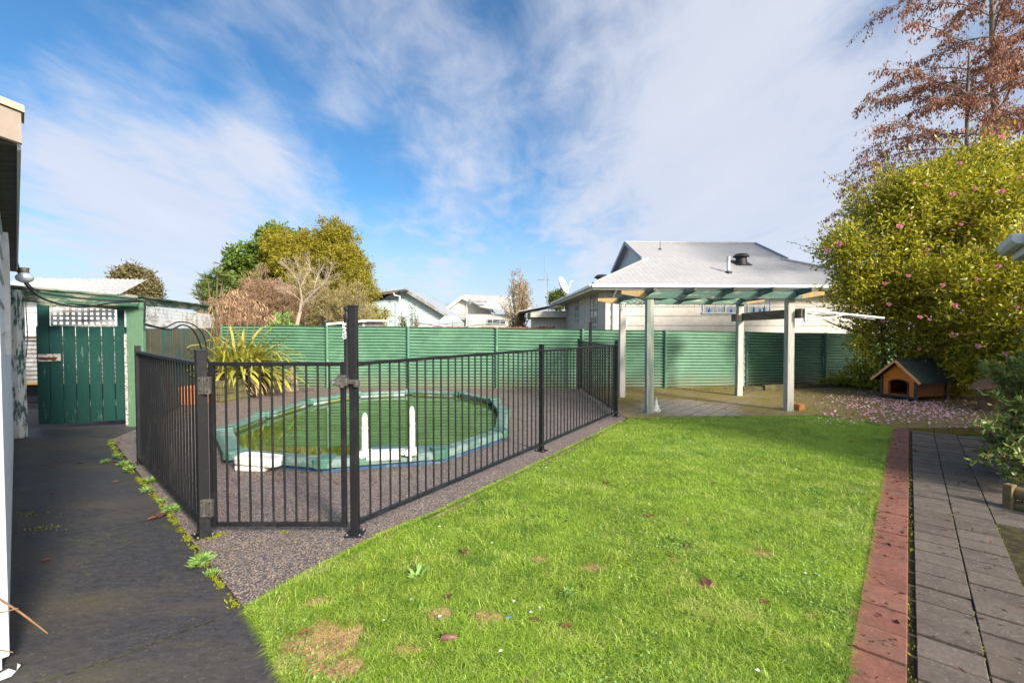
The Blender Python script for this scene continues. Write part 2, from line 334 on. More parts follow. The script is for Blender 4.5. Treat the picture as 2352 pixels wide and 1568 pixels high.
t = NT('garden_soil'); v = t.map(); n = t.noise(v, 9, 7, 0.7); n2 = t.noise(v, 1.2, 5)
c = t.mix(t.rng(n, 0.3, 0.7), (0.075, 0.05, 0.035), (0.15, 0.105, 0.075)); c = t.mix(t.rng(n2, 0.5, 0.7, 0, 0.5), c, (0.07, 0.075, 0.03))
t.col(c); t.set(0.9, 0, 0.2); t.bump(n, 0.7, 0.03); MT['soil'] = t.m
t = NT('joint_dirt'); n = t.noise(t.map(), 18, 6, 0.7); t.col(t.mix(t.rng(n, 0.4, 0.65), (0.035, 0.027, 0.02), (0.075, 0.07, 0.028))); t.set(0.95, 0, 0.1); MT['joint_dirt'] = t.m
t = NT('lawn_thatch'); v = t.map(); n = t.noise(v, 22, 6, 0.7); n2 = t.noise(v, 1.5, 5)
c = t.mix(t.rng(n, 0.35, 0.65), (0.16, 0.27, 0.035), (0.25, 0.37, 0.055)); c = t.mix(t.rng(n2, 0.56, 0.7, 0, 0.5), c, (0.13, 0.10, 0.04))
t.col(c); t.set(0.9, 0, 0.2); t.bump(n, 0.8, 0.02); MT['thatch'] = t.m
t = NT('dead_straw_patch'); v = t.map(); n = t.noise(v, 30, 6, 0.75); n2 = t.noise(v, 8, 5, 0.7)
c = t.mix(t.rng(n, 0.3, 0.7), (0.34, 0.22, 0.085), (0.56, 0.40, 0.17)); c = t.mix(t.rng(n2, 0.55, 0.72, 0, 0.8), c, (0.13, 0.08, 0.045))
t.col(c); t.set(0.9, 0, 0.2); t.bump(n, 0.9, 0.02); MT['straw'] = t.m
t = NT('rough_grass'); v = t.map(); n = t.noise(v, 3, 7, 0.7)
t.col(t.mix(t.rng(n, 0.3, 0.7), (0.06, 0.09, 0.025), (0.12, 0.12, 0.05))); t.set(0.95, 0, 0.1); MT['ground'] = t.m

t = NT('grass_blades'); r = t.island(); v = t.map()
nb = t.noise(v, 0.8, 4, 0.6); nm = t.noise(v, 5, 3, 0.6)
c = t.ramp(r, [(0, (0.21, 0.32, 0.025)), (0.3, (0.36, 0.52, 0.045)), (0.65, (0.48, 0.65, 0.075)), (0.86, (0.60, 0.70, 0.17)), (1.0, (0.72, 0.60, 0.28))])
c = t.mix(t.rng(nm, 0.38, 0.62, 0, 0.5), c, (0.18, 0.33, 0.035)); c = t.mix(t.rng(nb, 0.44, 0.62, 0, 0.65), c, (0.44, 0.62, 0.08)); c = t.mix(t.rng(t.noise(v, 2.3, 5, 0.7), 0.54, 0.66, 0, 0.65), c, (0.13, 0.28, 0.035)); c = t.mix(t.rng(t.noise(v, 1.3, 6, 0.75), 0.54, 0.64, 0, 0.6), c, (0.62, 0.66, 0.20)); c = t.mix(t.rng(t.noise(v, 4.1, 5, 0.7), 0.60, 0.68, 0, 0.55), c, (0.56, 0.48, 0.19))
t.col(c); t.set(0.42, 0, 0.5); t.translucent(c, 0.45); MT['grass'] = t.m

t = NT('pool_water'); v = t.map(); n = t.noise(t.map(scale=(0.7, 3.2, 1)), 2.0, 3, 0.5); nb = t.noise(v, 0.7, 4)
t.col(t.mix(t.rng(nb, 0.35, 0.65), (0.058, 0.098, 0.014), (0.072, 0.118, 0.017))); t.set(0.03, 0, 0.6); t.p.inputs['IOR'].default_value = 2.0; t.bump(n, 0.035, 0.012); MT['water'] = t.m

MT['leaf_cam'] = leafy('camellia_leaf', [(0.07, 0.115, 0.016), (0.20, 0.24, 0.02), (0.46, 0.44, 0.03), (0.70, 0.58, 0.04), (0.42, 0.40, 0.03)], 0.42, 0.35, 0.5)
MT['leaf_shrub'] = leafy('shrub_leaf', [(0.06, 0.11, 0.03), (0.13, 0.20, 0.05), (0.30, 0.36, 0.09), (0.12, 0.19, 0.05)], 0.25, 0.4, 0.5)
MT['leaf_brown'] = leafy('dry_brown_leaf', [(0.20, 0.085, 0.06), (0.34, 0.16, 0.11), (0.46, 0.23, 0.15), (0.30, 0.13, 0.085)], 0.25, 0.7, 0.2)
MT['leaf_gold'] = leafy('golden_conifer_leaf', [(0.11, 0.115, 0.012), (0.26, 0.225, 0.016), (0.40, 0.32, 0.026), (0.23, 0.20, 0.014)], 0.25, 0.6, 0.3)
MT['leaf_dark'] = leafy('dark_green_leaf', [(0.05, 0.095, 0.014), (0.11, 0.18, 0.025), (0.19, 0.26, 0.045), (0.10, 0.16, 0.022)], 0.25, 0.45, 0.4)
MT['leaf_mid'] = leafy('mid_green_leaf', [(0.06, 0.10, 0.02), (0.13, 0.17, 0.035), (0.19, 0.22, 0.05), (0.11, 0.15, 0.03)], 0.25, 0.5, 0.3)
MT['leaf_heath'] = leafy('pinkish_twig_leaf', [(0.26, 0.16, 0.105), (0.40, 0.26, 0.17), (0.48, 0.34, 0.22), (0.36, 0.22, 0.14)], 0.2, 0.8, 0.1)
MT['leaf_olive'] = leafy('olive_shrub_leaf', [(0.22, 0.17, 0.06), (0.34, 0.27, 0.10), (0.44, 0.37, 0.16), (0.30, 0.24, 0.08)], 0.2, 0.7, 0.2)
MT['leaf_far'] = leafy('far_tree_leaf', [(0.09, 0.08, 0.035), (0.17, 0.14, 0.06), (0.23, 0.19, 0.09), (0.15, 0.12, 0.05)], 0.15, 0.7, 0.2)
MT['leaf_autumn'] = leafy('autumn_leaf', [(0.32, 0.20, 0.05), (0.40, 0.28, 0.08), (0.26, 0.16, 0.06), (0.34, 0.23, 0.08)], 0.3, 0.7, 0.2)
MT['leaf_flax'] = leafy('flax_blade', [(0.15, 0.20, 0.03), (0.36, 0.36, 0.05), (0.50, 0.43, 0.09), (0.30, 0.31, 0.05)], 0.2, 0.4, 0.5)
MT['leaf_straw'] = leafy('dry_flax_blade', [(0.30, 0.19, 0.10), (0.44, 0.29, 0.17), (0.52, 0.37, 0.23), (0.38, 0.24, 0.13)], 0.15, 0.7, 0.2)
MT['leaf_weed'] = leafy('weed_leaf', [(0.14, 0.26, 0.05), (0.24, 0.38, 0.09), (0.30, 0.44, 0.14), (0.2, 0.33, 0.07)], 0.3, 0.5, 0.3)
MT['moss'] = leafy('moss_tuft', [(0.12, 0.15, 0.01), (0.20, 0.22, 0.015), (0.26, 0.27, 0.03), (0.16, 0.18, 0.012)], 0.1, 0.9, 0.1)
MT['petal'] = leafy('pink_petal', [(0.80, 0.20, 0.30), (0.86, 0.34, 0.44), (0.88, 0.48, 0.55), (0.82, 0.26, 0.36)], 0.25, 0.6, 0.3)
MT['petal_pale'] = leafy('fallen_petal', [(0.80, 0.36, 0.46), (0.88, 0.52, 0.60), (0.90, 0.68, 0.72), (0.84, 0.42, 0.52)], 0.1, 0.7, 0.2)
MT['dead_leaf'] = leafy('dead_leaf', [(0.055, 0.022, 0.018), (0.12, 0.045, 0.03), (0.16, 0.07, 0.045), (0.10, 0.035, 0.025)], 0.1, 0.6, 0.3)
MT['dead_red'] = leafy('red_brown_leaf', [(0.20, 0.06, 0.03), (0.26, 0.10, 0.05)], 0.1, 0.6, 0.3)
MT['daisy'] = leafy('white_daisy', [(0.8, 0.8, 0.78), (0.75, 0.72, 0.7)], 0.1, 0.6, 0.2)
MT['bark_brown'] = bark('brown_bark', (0.10, 0.075, 0.05), (0.20, 0.15, 0.10))
MT['bark_pale'] = bark('pale_bark', (0.30, 0.235, 0.17), (0.44, 0.36, 0.28))
MT['bark_grey'] = bark('grey_bark', (0.13, 0.11, 0.085), (0.26, 0.22, 0.17))
MT['bark_stump'] = bark('rough_stump_bark', (0.16, 0.085, 0.045), (0.32, 0.20, 0.12), 10)
MT['stem'] = bark('twig', (0.16, 0.08, 0.04), (0.30, 0.17, 0.09))

# ------------------------------------------------------------------ building helpers
def tag(o, label=None, cat=None, group=None, kind=None):
    if label: o['label'] = label
    if cat: o['category'] = cat
    if group: o['group'] = group
    if kind: o['kind'] = kind
    return o

def empty(name, loc, label=None, cat=None, group=None):
    o = bpy.data.objects.new(name, None); COL.objects.link(o); o.location = loc; o.empty_display_size = 0.2
    return tag(o, label, cat, group)

def wloc(p):
    v = Vector((0, 0, 0))
    while p is not None: v += p.location; p = p.parent
    return v

def link(name, me, mats, parent=None, origin=None):
    o = bpy.data.objects.new(name, me)
    for m in (mats if isinstance(mats, (list, tuple)) else [mats]): me.materials.append(m)
    COL.objects.link(o)
    base = wloc(parent); org = Vector(origin) if origin is not None else base
    if org.length > 0: me.transform(Matrix.Translation(-org))
    if parent is not None: o.parent = parent
    o.location = org - base
    return o

def np_mesh(name, V, F, mats, parent=None, origin=None, smooth=False):
    V = np.asarray(V, dtype=np.float32).reshape(-1, 3); F = np.asarray(F, dtype=np.int32); k = F.shape[1]
    me = bpy.data.meshes.new(name)
    me.vertices.add(len(V)); me.vertices.foreach_set('co', V.ravel())
    me.loops.add(F.size); me.loops.foreach_set('vertex_index', F.ravel())
    me.polygons.add(len(F)); me.polygons.foreach_set('loop_start', np.arange(0, F.size, k, dtype=np.int32))
    me.polygons.foreach_set('loop_total', np.full(len(F), k, dtype=np.int32))
    if smooth: me.polygons.foreach_set('use_smooth', np.ones(len(F), dtype=bool))
    me.update(calc_edges=True)
    return link(name, me, mats, parent, origin)

class MB:
    def __init__(s): s.v = []; s.f = []
    def add(s, vs, fs):
        b = len(s.v); s.v += [Vector(x) for x in vs]; s.f += [tuple(b + i for i in q) for q in fs]; return s
    def box(s, x0, x1, y0, y1, z0, z1):
        return s.obox(((x0 + x1) / 2, (y0 + y1) / 2, (z0 + z1) / 2), (1, 0, 0), (0, 1, 0), (x1 - x0), (y1 - y0), (z1 - z0))
    def obox(s, c, ux, uy, sx, sy, sz, uz=None):
        c = Vector(c); ux = Vector(ux).normalized(); uy = Vector(uy).normalized(); uz = Vector(uz).normalized() if uz else ux.cross(uy).normalized()
        vs = [c + ux * (a * sx / 2) + uy * (b * sy / 2) + uz * (d * sz / 2) for d in (-1, 1) for (a, b) in ((-1, -1), (1, -1), (1, 1), (-1, 1))]
        return s.add(vs, [(3, 2, 1, 0), (4, 5, 6, 7), (0, 1, 5, 4), (1, 2, 6, 5), (2, 3, 7, 6), (3, 0, 4, 7)])
    def beam(s, p, q, w, h, up=(0, 0, 1)):
        p = Vector(p); q = Vector(q); d = q - p; ux = d.normalized(); up = Vector(up)
        uy = up.cross(ux)
        if uy.length < 1e-4: uy = Vector((0, 1, 0)).cross(ux)
        uy.normalize(); return s.obox((p + q) / 2, ux, uy, d.length, w, h, ux.cross(uy))
    def tube(s, pts, r, n=8, caps=True):
        pts = [Vector(p) for p in pts]; rs = r if hasattr(r, '__len__') else [r] * len(pts); b = len(s.v); m = len(pts)
        prev = None
        for i, p in enumerate(pts):
            d = (pts[min(i + 1, m - 1)] - pts[max(i - 1, 0)]).normalized()
            if prev is None:
                a = Vector((0, 0, 1)) if abs(d.z) < 0.9 else Vector((1, 0, 0))
                x = d.cross(a).normalized()
            else:
                x = (prev - d * prev.dot(d)).normalized()
            prev = x; y = d.cross(x)
            for k in range(n):
                an = 2 * math.pi * k / n; s.v.append(p + (x * math.cos(an) + y * math.sin(an)) * rs[i])
        for i in range(m - 1):
            for k in range(n):
                k2 = (k + 1) % n; s.f.append((b + i * n + k, b + i * n + k2, b + (i + 1) * n + k2, b + (i + 1) * n + k))
        if caps:
            s.f.append(tuple(b + k for k in range(n - 1, -1, -1))); s.f.append(tuple(b + (m - 1) * n + k for k in range(n)))
        return s
    def lathe(s, c, prof, n=16, axis=(0, 0, 1)):
        c = Vector(c); return s.tube([c + Vector(axis).normalized() * z for r, z in prof], [max(r, 1e-4) for r, z in prof], n)
    def prism(s, poly, z0, z1):
        n = len(poly); vs = [(p[0], p[1], z0) for p in poly] + [(p[0], p[1], z1) for p in poly]
        return s.add(vs, [tuple(range(n - 1, -1, -1)), tuple(range(n, 2 * n))] + [(i, (i + 1) % n, n + (i + 1) % n, n + i) for i in range(n)])
    def extr(s, poly, d):
        d = Vector(d); n = len(poly); vs = [Vector(p) for p in poly] + [Vector(p) + d for p in poly]
        return s.add(vs, [tuple(range(n)), tuple(range(2 * n - 1, n - 1, -1))] + [(i, n + i, n + (i + 1) % n, (i + 1) % n) for i in range(n)])
    def build(s, name, mats, parent=None, smooth=False, bevel=0.0, origin=None, seg=2):
        me = bpy.data.meshes.new(name); me.from_pydata([tuple(v) for v in s.v], [], s.f); me.validate()
        bm = bmesh.new(); bm.from_mesh(me); bmesh.ops.recalc_face_normals(bm, faces=bm.faces); bm.to_mesh(me); bm.free()
        o = link(name, me, mats, parent, origin)
        if smooth:
            me.polygons.foreach_set('use_smooth', [True] * len(me.polygons)); me.set_sharp_from_angle(angle=R(40))
        if bevel > 0:
            b = o.modifiers.new('bevel', 'BEVEL'); b.width = bevel; b.segments = seg; b.limit_method = 'ANGLE'; b.angle_limit = R(35)
        return o

def copy_tree(o, parent=None, loc=None):
    c = o.copy(); COL.objects.link(c); c.parent = parent
    if loc is not None: c.location = loc
    for ch in list(o.children): copy_tree(ch, c)
    return c

def curve_pts(pts, n=8):
    pts = [Vector(p) for p in pts]; out = []
    P = [pts[0]] + pts + [pts[-1]]
    for i in range(1, len(P) - 2):
        for k in range(n):
            t = k / n; a, b, c, d = P[i - 1], P[i], P[i + 1], P[i + 2]
            out.append(0.5 * ((2 * b) + (c - a) * t + (2 * a - 5 * b + 4 * c - d) * t * t + (3 * b - a - 3 * c + d) * t ** 3))
    out.append(pts[-1]); return out

def unit(a): return a / np.maximum(np.linalg.norm(a, axis=1, keepdims=True), 1e-6)

def leaf_mesh(C, D, L, W, fold=0.25, roll=None):
    """rhombic folded leaves: C base points, D axis, L length, W width"""
    n = len(C); D = unit(D); rv = rng.normal(size=(n, 3))
    if roll is not None: rv = rv * 0.5 + roll
    S = unit(np.cross(D, rv)); N = np.cross(S, D)
    L = np.broadcast_to(np.asarray(L, float).reshape(-1, 1), (n, 1)); W = np.broadcast_to(np.asarray(W, float).reshape(-1, 1), (n, 1))
    b = C; tip = C + D * L; m = C + D * L * 0.45
    l = m + S * W * 0.5 + N * W * fold; r = m - S * W * 0.5 + N * W * fold
    V = np.stack([b, l, tip, r], 1).reshape(-1, 3); k = np.arange(n)[:, None] * 4
    F = np.concatenate([k + np.array([[0, 2, 1]]), k + np.array([[0, 3, 2]])], 1).reshape(-1, 3)
    return V, F

def merge(parts):
    Vs, Fs, b = [], [], 0
    for V, F in parts: Vs.append(V); Fs.append(F + b); b += len(V)
    return np.concatenate(Vs), np.concatenate(Fs)

def in_poly(x, y, poly):
    ins = np.zeros(len(x), bool); n = len(poly)
    for i in range(n):
        x1, y1 = poly[i][0], poly[i][1]; x2, y2 = poly[(i + 1) % n][0], poly[(i + 1) % n][1]
        cnd = ((y1 > y) != (y2 > y)) & (x < (x2 - x1) * (y - y1) / (y2 - y1 + 1e-12) + x1); ins ^= cnd
    return ins

def structure(name, poly, z0, z1, mat):
    o = MB().prism(poly, z0, z1).build(name, mat); tag(o, kind='structure'); return o

# ------------------------------------------------------------------ the setting
g = MB().add([(-400, -60, -0.12), (400, -60, -0.12), (400, 900, -0.12), (-400, 900, -0.12)], [(0, 1, 2, 3)]).build('ground', MT['ground']); tag(g, kind='structure')
A = Vector((0.658, 0.753, 0)); Bp = Vector((0.753, -0.658, 0))          # along the paver path / across it to the right
SLAB = [(-1.43, 2.405), (-1.255, 2.79), (-0.965, 3.28), (-0.60, 3.71), (0.42, 5.29), (1.76, 7.36), (1.93, 7.70), (1.78, 11.62), (-7.75, 12.0), (-5.75, 7.12), (-5.48, 6.2)]
structure('pool_slab', SLAB, -0.11, 0.0, MT['aggregate'])
CONC = [(-1.435, 2.395), (-5.485, 6.18), (-5.76, 7.12), (-7.6, 6.80), (-9.5, 7.5), (-2.29, 1.0), (-2.6, -1.5), (-0.4, -1.5), (-0.75, 1.2), (-0.93, 1.87), (-1.13, 2.09)]
structure('concrete_path', CONC, -0.11, -0.004, MT['concrete'])
structure('back_yard', [(-7.55, 6.84), (-5.85, 7.14), (-7.7, 11.9), (-16, 12), (-15, 7.0)], -0.11, -0.01, MT['concrete'])
LAWN = [(-0.75, 1.2), (-0.92, 1.88), (-1.12, 2.10), (-1.41, 2.42), (-1.23, 2.78), (-0.95, 3.27), (-0.58, 3.72), (0.44, 5.27), (1.78, 7.34), (1.95, 7.66), (3.94, 7.78), (5.3, 7.92), (5.62, 7.62), (5.78, 7.1), (5.70, 6.82), (3.60, 4.44), (1.56, 2.10), (0.82, 1.2), (0.5, 0.6), (-0.6, 0.6)]
EDGE = ((-0.60, 3.71), (1.78, 7.34))
def lawn_z(x, y):
    (x0, y0), (x1, y1) = EDGE; L = math.hypot(x1 - x0, y1 - y0); ux, uy = (x1 - x0) / L, (y1 - y0) / L
    t_ = np.clip(((x - x0) * ux + (y - y0) * uy) / L, 0, 1); d = np.hypot(x - x0 - ux * t_ * L, y - y0 - uy * t_ * L)
    return -0.014 - 0.042 * np.exp(-d / 0.16) + 0.008 * np.sin(x * 2.1 + 1) * np.sin(y * 1.7)
bm = bmesh.new(); bm.faces.new([bm.verts.new((x, y, 0)) for x, y in LAWN]); step = 0.16
for k in range(60):
    bmesh.ops.bisect_plane(bm, geom=bm.verts[:] + bm.edges[:] + bm.faces[:], plane_co=(-1.5 + k * step, 0, 0), plane_no=(1, 0, 0))
    bmesh.ops.bisect_plane(bm, geom=bm.verts[:] + bm.edges[:] + bm.faces[:], plane_co=(0, 0.6 + k * step, 0), plane_no=(0, 1, 0))
for v_ in bm.verts: v_.co.z = float(lawn_z(v_.co.x, v_.co.y))
me = bpy.data.meshes.new('lawn'); bm.to_mesh(me); bm.free(); lw = link('lawn', me, MT['thatch']); tag(lw, kind='structure')
PAV = [(1.94, 7.76), (3.94, 7.88), (5.36, 8.02), (5.72, 7.72), (5.9, 6.92), (6.05, 6.90), (12.5, 7.2), (13.5, 13.9), (9.9, 13.2), (6.3, 12.2), (1.8, 11.62)]
structure('mossy_paving', PAV, -0.11, 0.002, MT['paving'])
structure('garden_bed_soil', [(2.6, 1.2), (9.5, 1.0), (9.6, 6.8), (7.2, 6.82), (3.0, 2.0)], -0.11, -0.03, MT['soil'])

# red edging of the paving, in single worn bricks
mb = MB(); x = 1.98
edge = [Vector((1.96, 7.71, 0)), Vector((3.94, 7.83, 0)), Vector((5.34, 7.97, 0))]
for a, b in zip(edge, edge[1:]):
    n = int((b - a).length / 0.235); d = (b - a) / n
    for i in range(n):
        c = a + d * (i + 0.5); mb.obox((c.x, c.y, -0.03 + random.uniform(-.004, .004)), d, Vector((-d.y, d.x, 0)), d.length - 0.012, 0.10, 0.085)
tag(mb.build('brick_edging', MT['kerb_red'], bevel=0.008), kind='structure')

# paver path: every paver is modelled, the path is one surface
P0 = Vector((1.69, 1.89, 0))
mb = MB(); mr = MB()
def paver(m, s, o, ls, lo, z=0.0):
    c = P0 + A * s + Bp * o
    an = random.gauss(0, 0.006); ux = Vector((A.x * math.cos(an) - A.y * math.sin(an), A.x * math.sin(an) + A.y * math.cos(an), 0)); uy = Vector((-ux.y, ux.x, 0))
    zz = z + random.gauss(0, 0.0022)
    m.obox((c.x, c.y, zz - 0.03), ux, uy, ls, lo, 0.06, Vector((random.gauss(0, .008), random.gauss(0, .010), 1)))
for col_i in range(5):
    s = -1.3 + 0.05 * (col_i % 2)
    while s < 6.45:
        ok = col_i < 2 or (col_i == 2 and True) or s > 2.55
        if col_i == 2: ok = s > 2.55
        if ok: paver(mb, s + 0.097, 0.018 + 0.24 * col_i + 0.12, 0.176, 0.233)
        s += 0.194
s = -1.3
while s < 6.5:
    paver(mr, s + 0.12, -0.112, 0.228, 0.20); s += 0.239
tag(mb.build('grey_paver_path', MT['paver_grey'], bevel=0.003, seg=1), kind='structure')
tag(mr.build('red_paver_border', MT['paver_red'], bevel=0.004, seg=1), kind='structure')
structure('path_bedding', [tuple((P0 + A * a + Bp * b).xy) for a, b in ((-1.4, -0.23), (-1.4, 1.25), (6.5, 1.25), (6.5, -0.23))], -0.11, -0.017, MT['joint_dirt'])

# ------------------------------------------------------------------ grass
def P2(u, v): p = gr(u, v); return (p.x, p.y)
PATCH = [(*P2(745, 1470), 0.20, 0.165), (*P2(1362, 1297), 0.085, 0.06), (*P2(1755, 1272), 0.075, 0.055), (*P2(1008, 1410), 0.06, 0.07),
         (*P2(1120, 1412), 0.08, 0.06), (*P2(790, 1530), 0.09, 0.06), (*P2(735, 1380), 0.07, 0.05), (*P2(1620, 1340), 0.06, 0.05), (*P2(1548, 1285), 0.05, 0.04), (*P2(930, 1490), 0.07, 0.035), (*P2(1240, 1280), 0.05, 0.04)]
def blades(px, py, z0, h, wd, lean):
    n = len(px); az = rng.uniform(0, 2 * np.pi, n); an2 = az + rng.normal(0, 0.6, n)
    dx, dy = np.cos(az), np.sin(az); sx, sy = -np.sin(an2), np.cos(an2)
    B = np.stack([px, py, np.zeros(n) + z0], 1); B[:, 2] += 0; S = np.stack([sx, sy, np.zeros(n)], 1) * (wd / 2)[:, None]
    Dv = np.stack([dx, dy, np.zeros(n)], 1)
    M = B + Dv * (h * lean * 0.35)[:, None]; M[:, 2] += h * 0.62
    T = B + Dv * (h * lean)[:, None]; T[:, 2] += h * np.maximum(1.0 - 0.35 * lean, 0.25)
    V = np.stack([B - S, B + S, M - S * 0.8, M + S * 0.8, T], 1).reshape(-1, 3); k = np.arange(n)[:, None] * 5
    F = np.concatenate([k + np.array([[0, 1, 3]]), k + np.array([[0, 3, 2]]), k + np.array([[2, 3, 4]])], 1).reshape(-1, 3)
    return V, F
N = 1500000
gx = rng.uniform(-1.5, 5.9, N); gy = rng.uniform(1.25, 8.0, N)
keep = in_poly(gx, gy, LAWN)
dens = np.clip((2.9 / np.maximum(gy, 1.3)) ** 1.15, 0.16, 1.0)
keep &= rng.random(N) < dens * 0.78
keep &= np.abs(gx) < gy * 1.2 + 0.2
gx, gy = gx[keep], gy[keep]
def fbm(x, y, f, seed):
    s = 0
    for k in range(3):
        ph = np.random.default_rng(seed + k).uniform(0, 6.28, 6); q = f * 2 ** k
        s = s + (np.sin(x * q + ph[0] + 1.7 * np.sin(y * q * .7 + ph[1])) * np.cos(y * q * 1.1 + ph[2] + 1.3 * np.sin(x * q * .8 + ph[3]))) / 2 ** k
    return s
clump = fbm(gx, gy, 3.5, 3); fine = fbm(gx, gy, 14, 9)
kp = np.ones(len(gx), bool); pd = np.ones(len(gx))
for (cx, cy, ra, rb) in PATCH:
    d = np.sqrt(((gx - cx) / ra) ** 2 + ((gy - cy) / rb) ** 2) + 0.34 * fine
    kp &= (d > 1.0) | (rng.random(len(gx)) < 0.06); pd = np.minimum(pd, np.clip((d - 0.7) / 0.9, 0.25, 1))
gx, gy, clump, fine, pd = gx[kp], gy[kp], clump[kp], fine[kp], pd[kp]
h = (0.027 + 0.010 * np.clip(clump, -1, 1.4) + 0.007 * fine + rng.exponential(0.008, len(gx))) * (0.65 + 0.35 * pd); h = np.clip(h, 0.012, 0.085)
wd = rng.uniform(0.0019, 0.0040, len(gx)) * np.clip(0.75 + gy / 7.5, 1, 1.7)
V, F = blades(gx, gy, lawn_z(gx, gy) - .002, h, wd, rng.uniform(0.5, 2.4, len(gx)))
# tufts that lean over the slab, the pavers and the edging
ex, ey, eh = [], [], []
def fringe(a, b, dens_, w_, hh):
    a = np.array(a); b = np.array(b); L = np.linalg.norm(b - a); n_ = int(L * dens_); t_ = rng.random(n_)[:, None]; d_ = (b - a) / L; nr_ = np.array([d_[1], -d_[0]]); q = a + (b - a) * t_
    reach = w_ * (0.55 + 0.45 * fbm(q[:, 0], q[:, 1], 9, 21)); off = (rng.random(n_) * 1.5 - 0.5) * np.maximum(reach, .006); q = q + nr_ * off[:, None]; ex.append(q[:, 0]); ey.append(q[:, 1]); eh.append(rng.uniform(.5, 1.2, n_) * hh)
bd_ = [(5.70, 6.82), (3.60, 4.44), (1.56, 2.10), (0.82, 1.2)]
for a, b in zip(bd_, bd_[1:]): fringe(b, a, 2600, .028, .028)
bd_ = [(-0.75, 1.2), (-0.92, 1.88), (-1.12, 2.10), (-1.41, 2.42), (-1.23, 2.78), (-0.95, 3.27), (-0.60, 3.70)]
for a, b in zip(bd_, bd_[1:]): fringe(b, a, 3600, .035, .034)
bd_ = [(-0.60, 3.70), (0.44, 5.27), (1.78, 7.34)]
for a, b in zip(bd_, bd_[1:]): fringe(b, a, 2200, .012, .04)
bd_ = [(1.95, 7.66), (3.94, 7.78), (5.3, 7.92), (5.62, 7.62), (5.78, 7.1), (5.73, 6.8)]
for a, b in zip(bd_, bd_[1:]): fringe(b, a, 2600, .05, .035)
ex = np.concatenate(ex); ey = np.concatenate(ey); eh = np.concatenate(eh)
V2, F2_ = blades(ex, ey, -0.010, eh, rng.uniform(0.002, 0.0042, len(ex)) * np.clip(0.75 + ey / 7.5, 1, 1.7), rng.uniform(0.5, 2.2, len(ex)))
F = np.concatenate([F, F2_ + len(V)]); V = np.concatenate([V, V2])
# sparse long blades and patches of clover
n_ = 5200; lx_ = rng.uniform(-1.4, 5.7, n_); ly_ = rng.uniform(1.4, 7.8, n_); k_ = in_poly(lx_, ly_, LAWN) & (fbm(lx_, ly_, 2.1, 61) > -.15); lx_, ly_ = lx_[k_], ly_[k_]
V2, F2_ = blades(lx_, ly_, lawn_z(lx_, ly_), rng.uniform(.05, .10, len(lx_)), rng.uniform(.0025, .0045, len(lx_)), rng.uniform(.6, 1.6, len(lx_)))
F = np.concatenate([F, F2_ + len(V)]); V = np.concatenate([V, V2])
n_ = 60000; lx_ = rng.uniform(-1.4, 5.7, n_); ly_ = rng.uniform(1.4, 7.8, n_); k_ = in_poly(lx_, ly_, LAWN) & (fbm(lx_, ly_, 1.7, 71) + .35 * fbm(lx_, ly_, 6, 73) > .55); lx_, ly_ = lx_[k_], ly_[k_]
C = np.stack([lx_, ly_, lawn_z(lx_, ly_) + rng.uniform(.016, .036, len(lx_))], 1); D = rng.normal(0, 1, C.shape); D[:, 2] = np.abs(D[:, 2]) * .35
V3, F3 = leaf_mesh(C, D, rng.uniform(.012, .022, len(C)), rng.uniform(.010, .017, len(C)), .12, np.array([0, 0, 1.6])); tag(np_mesh('clover', V3, F3, MT['leaf_weed']), kind='stuff')
grs = np_mesh('grass', V, F, MT['grass']); tag(grs, kind='stuff')
mb = MB()
for ip, (cx, cy, ra, rb) in enumerate(PATCH):
    n = 22; ph = random.uniform(0, 6)
    mb.add([(cx + ra * .98 * (1 + .22 * math.sin(3 * a + ph)) * math.cos(a), cy + rb * .98 * (1 + .22 * math.sin(2 * a + ph)) * math.sin(a), float(lawn_z(cx, cy)) + 0.003 + 0.0008 * ip) for a in [2 * math.pi * i / n for i in range(n)]], [tuple(range(n))])
tag(mb.build('dead_grass_patch', MT['straw']), kind='stuff')
sx, sy = [], []
for (cx, cy, ra, rb) in PATCH:
    n = int(34000 * ra * rb); a = rng.uniform(0, 6.283, n); r = np.sqrt(rng.random(n)) * 1.2 * (1 + .2 * np.sin(3 * a))
    sx.append(cx + ra * r * np.cos(a)); sy.append(cy + rb * r * np.sin(a))
sx = np.concatenate(sx); sy = np.concatenate(sy)
V, F = blades(sx, sy, lawn_z(sx, sy), rng.uniform(0.010, 0.03, len(sx)), rng.uniform(0.002, 0.004, len(sx)), rng.uniform(0.8, 2.2, len(sx)))
tag(np_mesh('dry_grass', V, F, MT['leaf_straw']), kind='stuff')

# ------------------------------------------------------------------ pool fence and gate
BK = MT['black']
def fence_post(parent, p, top, s=0.05, d=None, tall=False):
    d = Vector(d or (1, 0, 0)).normalized(); e = Vector((-d.y, d.x, 0)); p = Vector(p)
    m = MB().obox((p.x, p.y, top / 2 + 0.004), d, e, s, s, top - 0.008)
    m.obox((p.x, p.y, top + 0.004), d, e, s + 0.004, s + 0.004, 0.014)
    o = m.build('post', BK, parent, bevel=0.003)
    pl = MB().obox((p.x, p.y, 0.0065), d, e, 0.125, 0.125, 0.011).build('base_plate', BK, o, bevel=0.002)
    for a in (-1, 1):
        for b in (-1, 1):
            c = p + d * a * 0.046 + e * b * 0.046
            MB().lathe((c.x, c.y, 0.012), [(0.007, 0), (0.007, 0.004), (0.004, 0.005), (0.004, 0.010), (0.001, 0.011)], 8).build('bolt', MT['steel'], o)
    return o
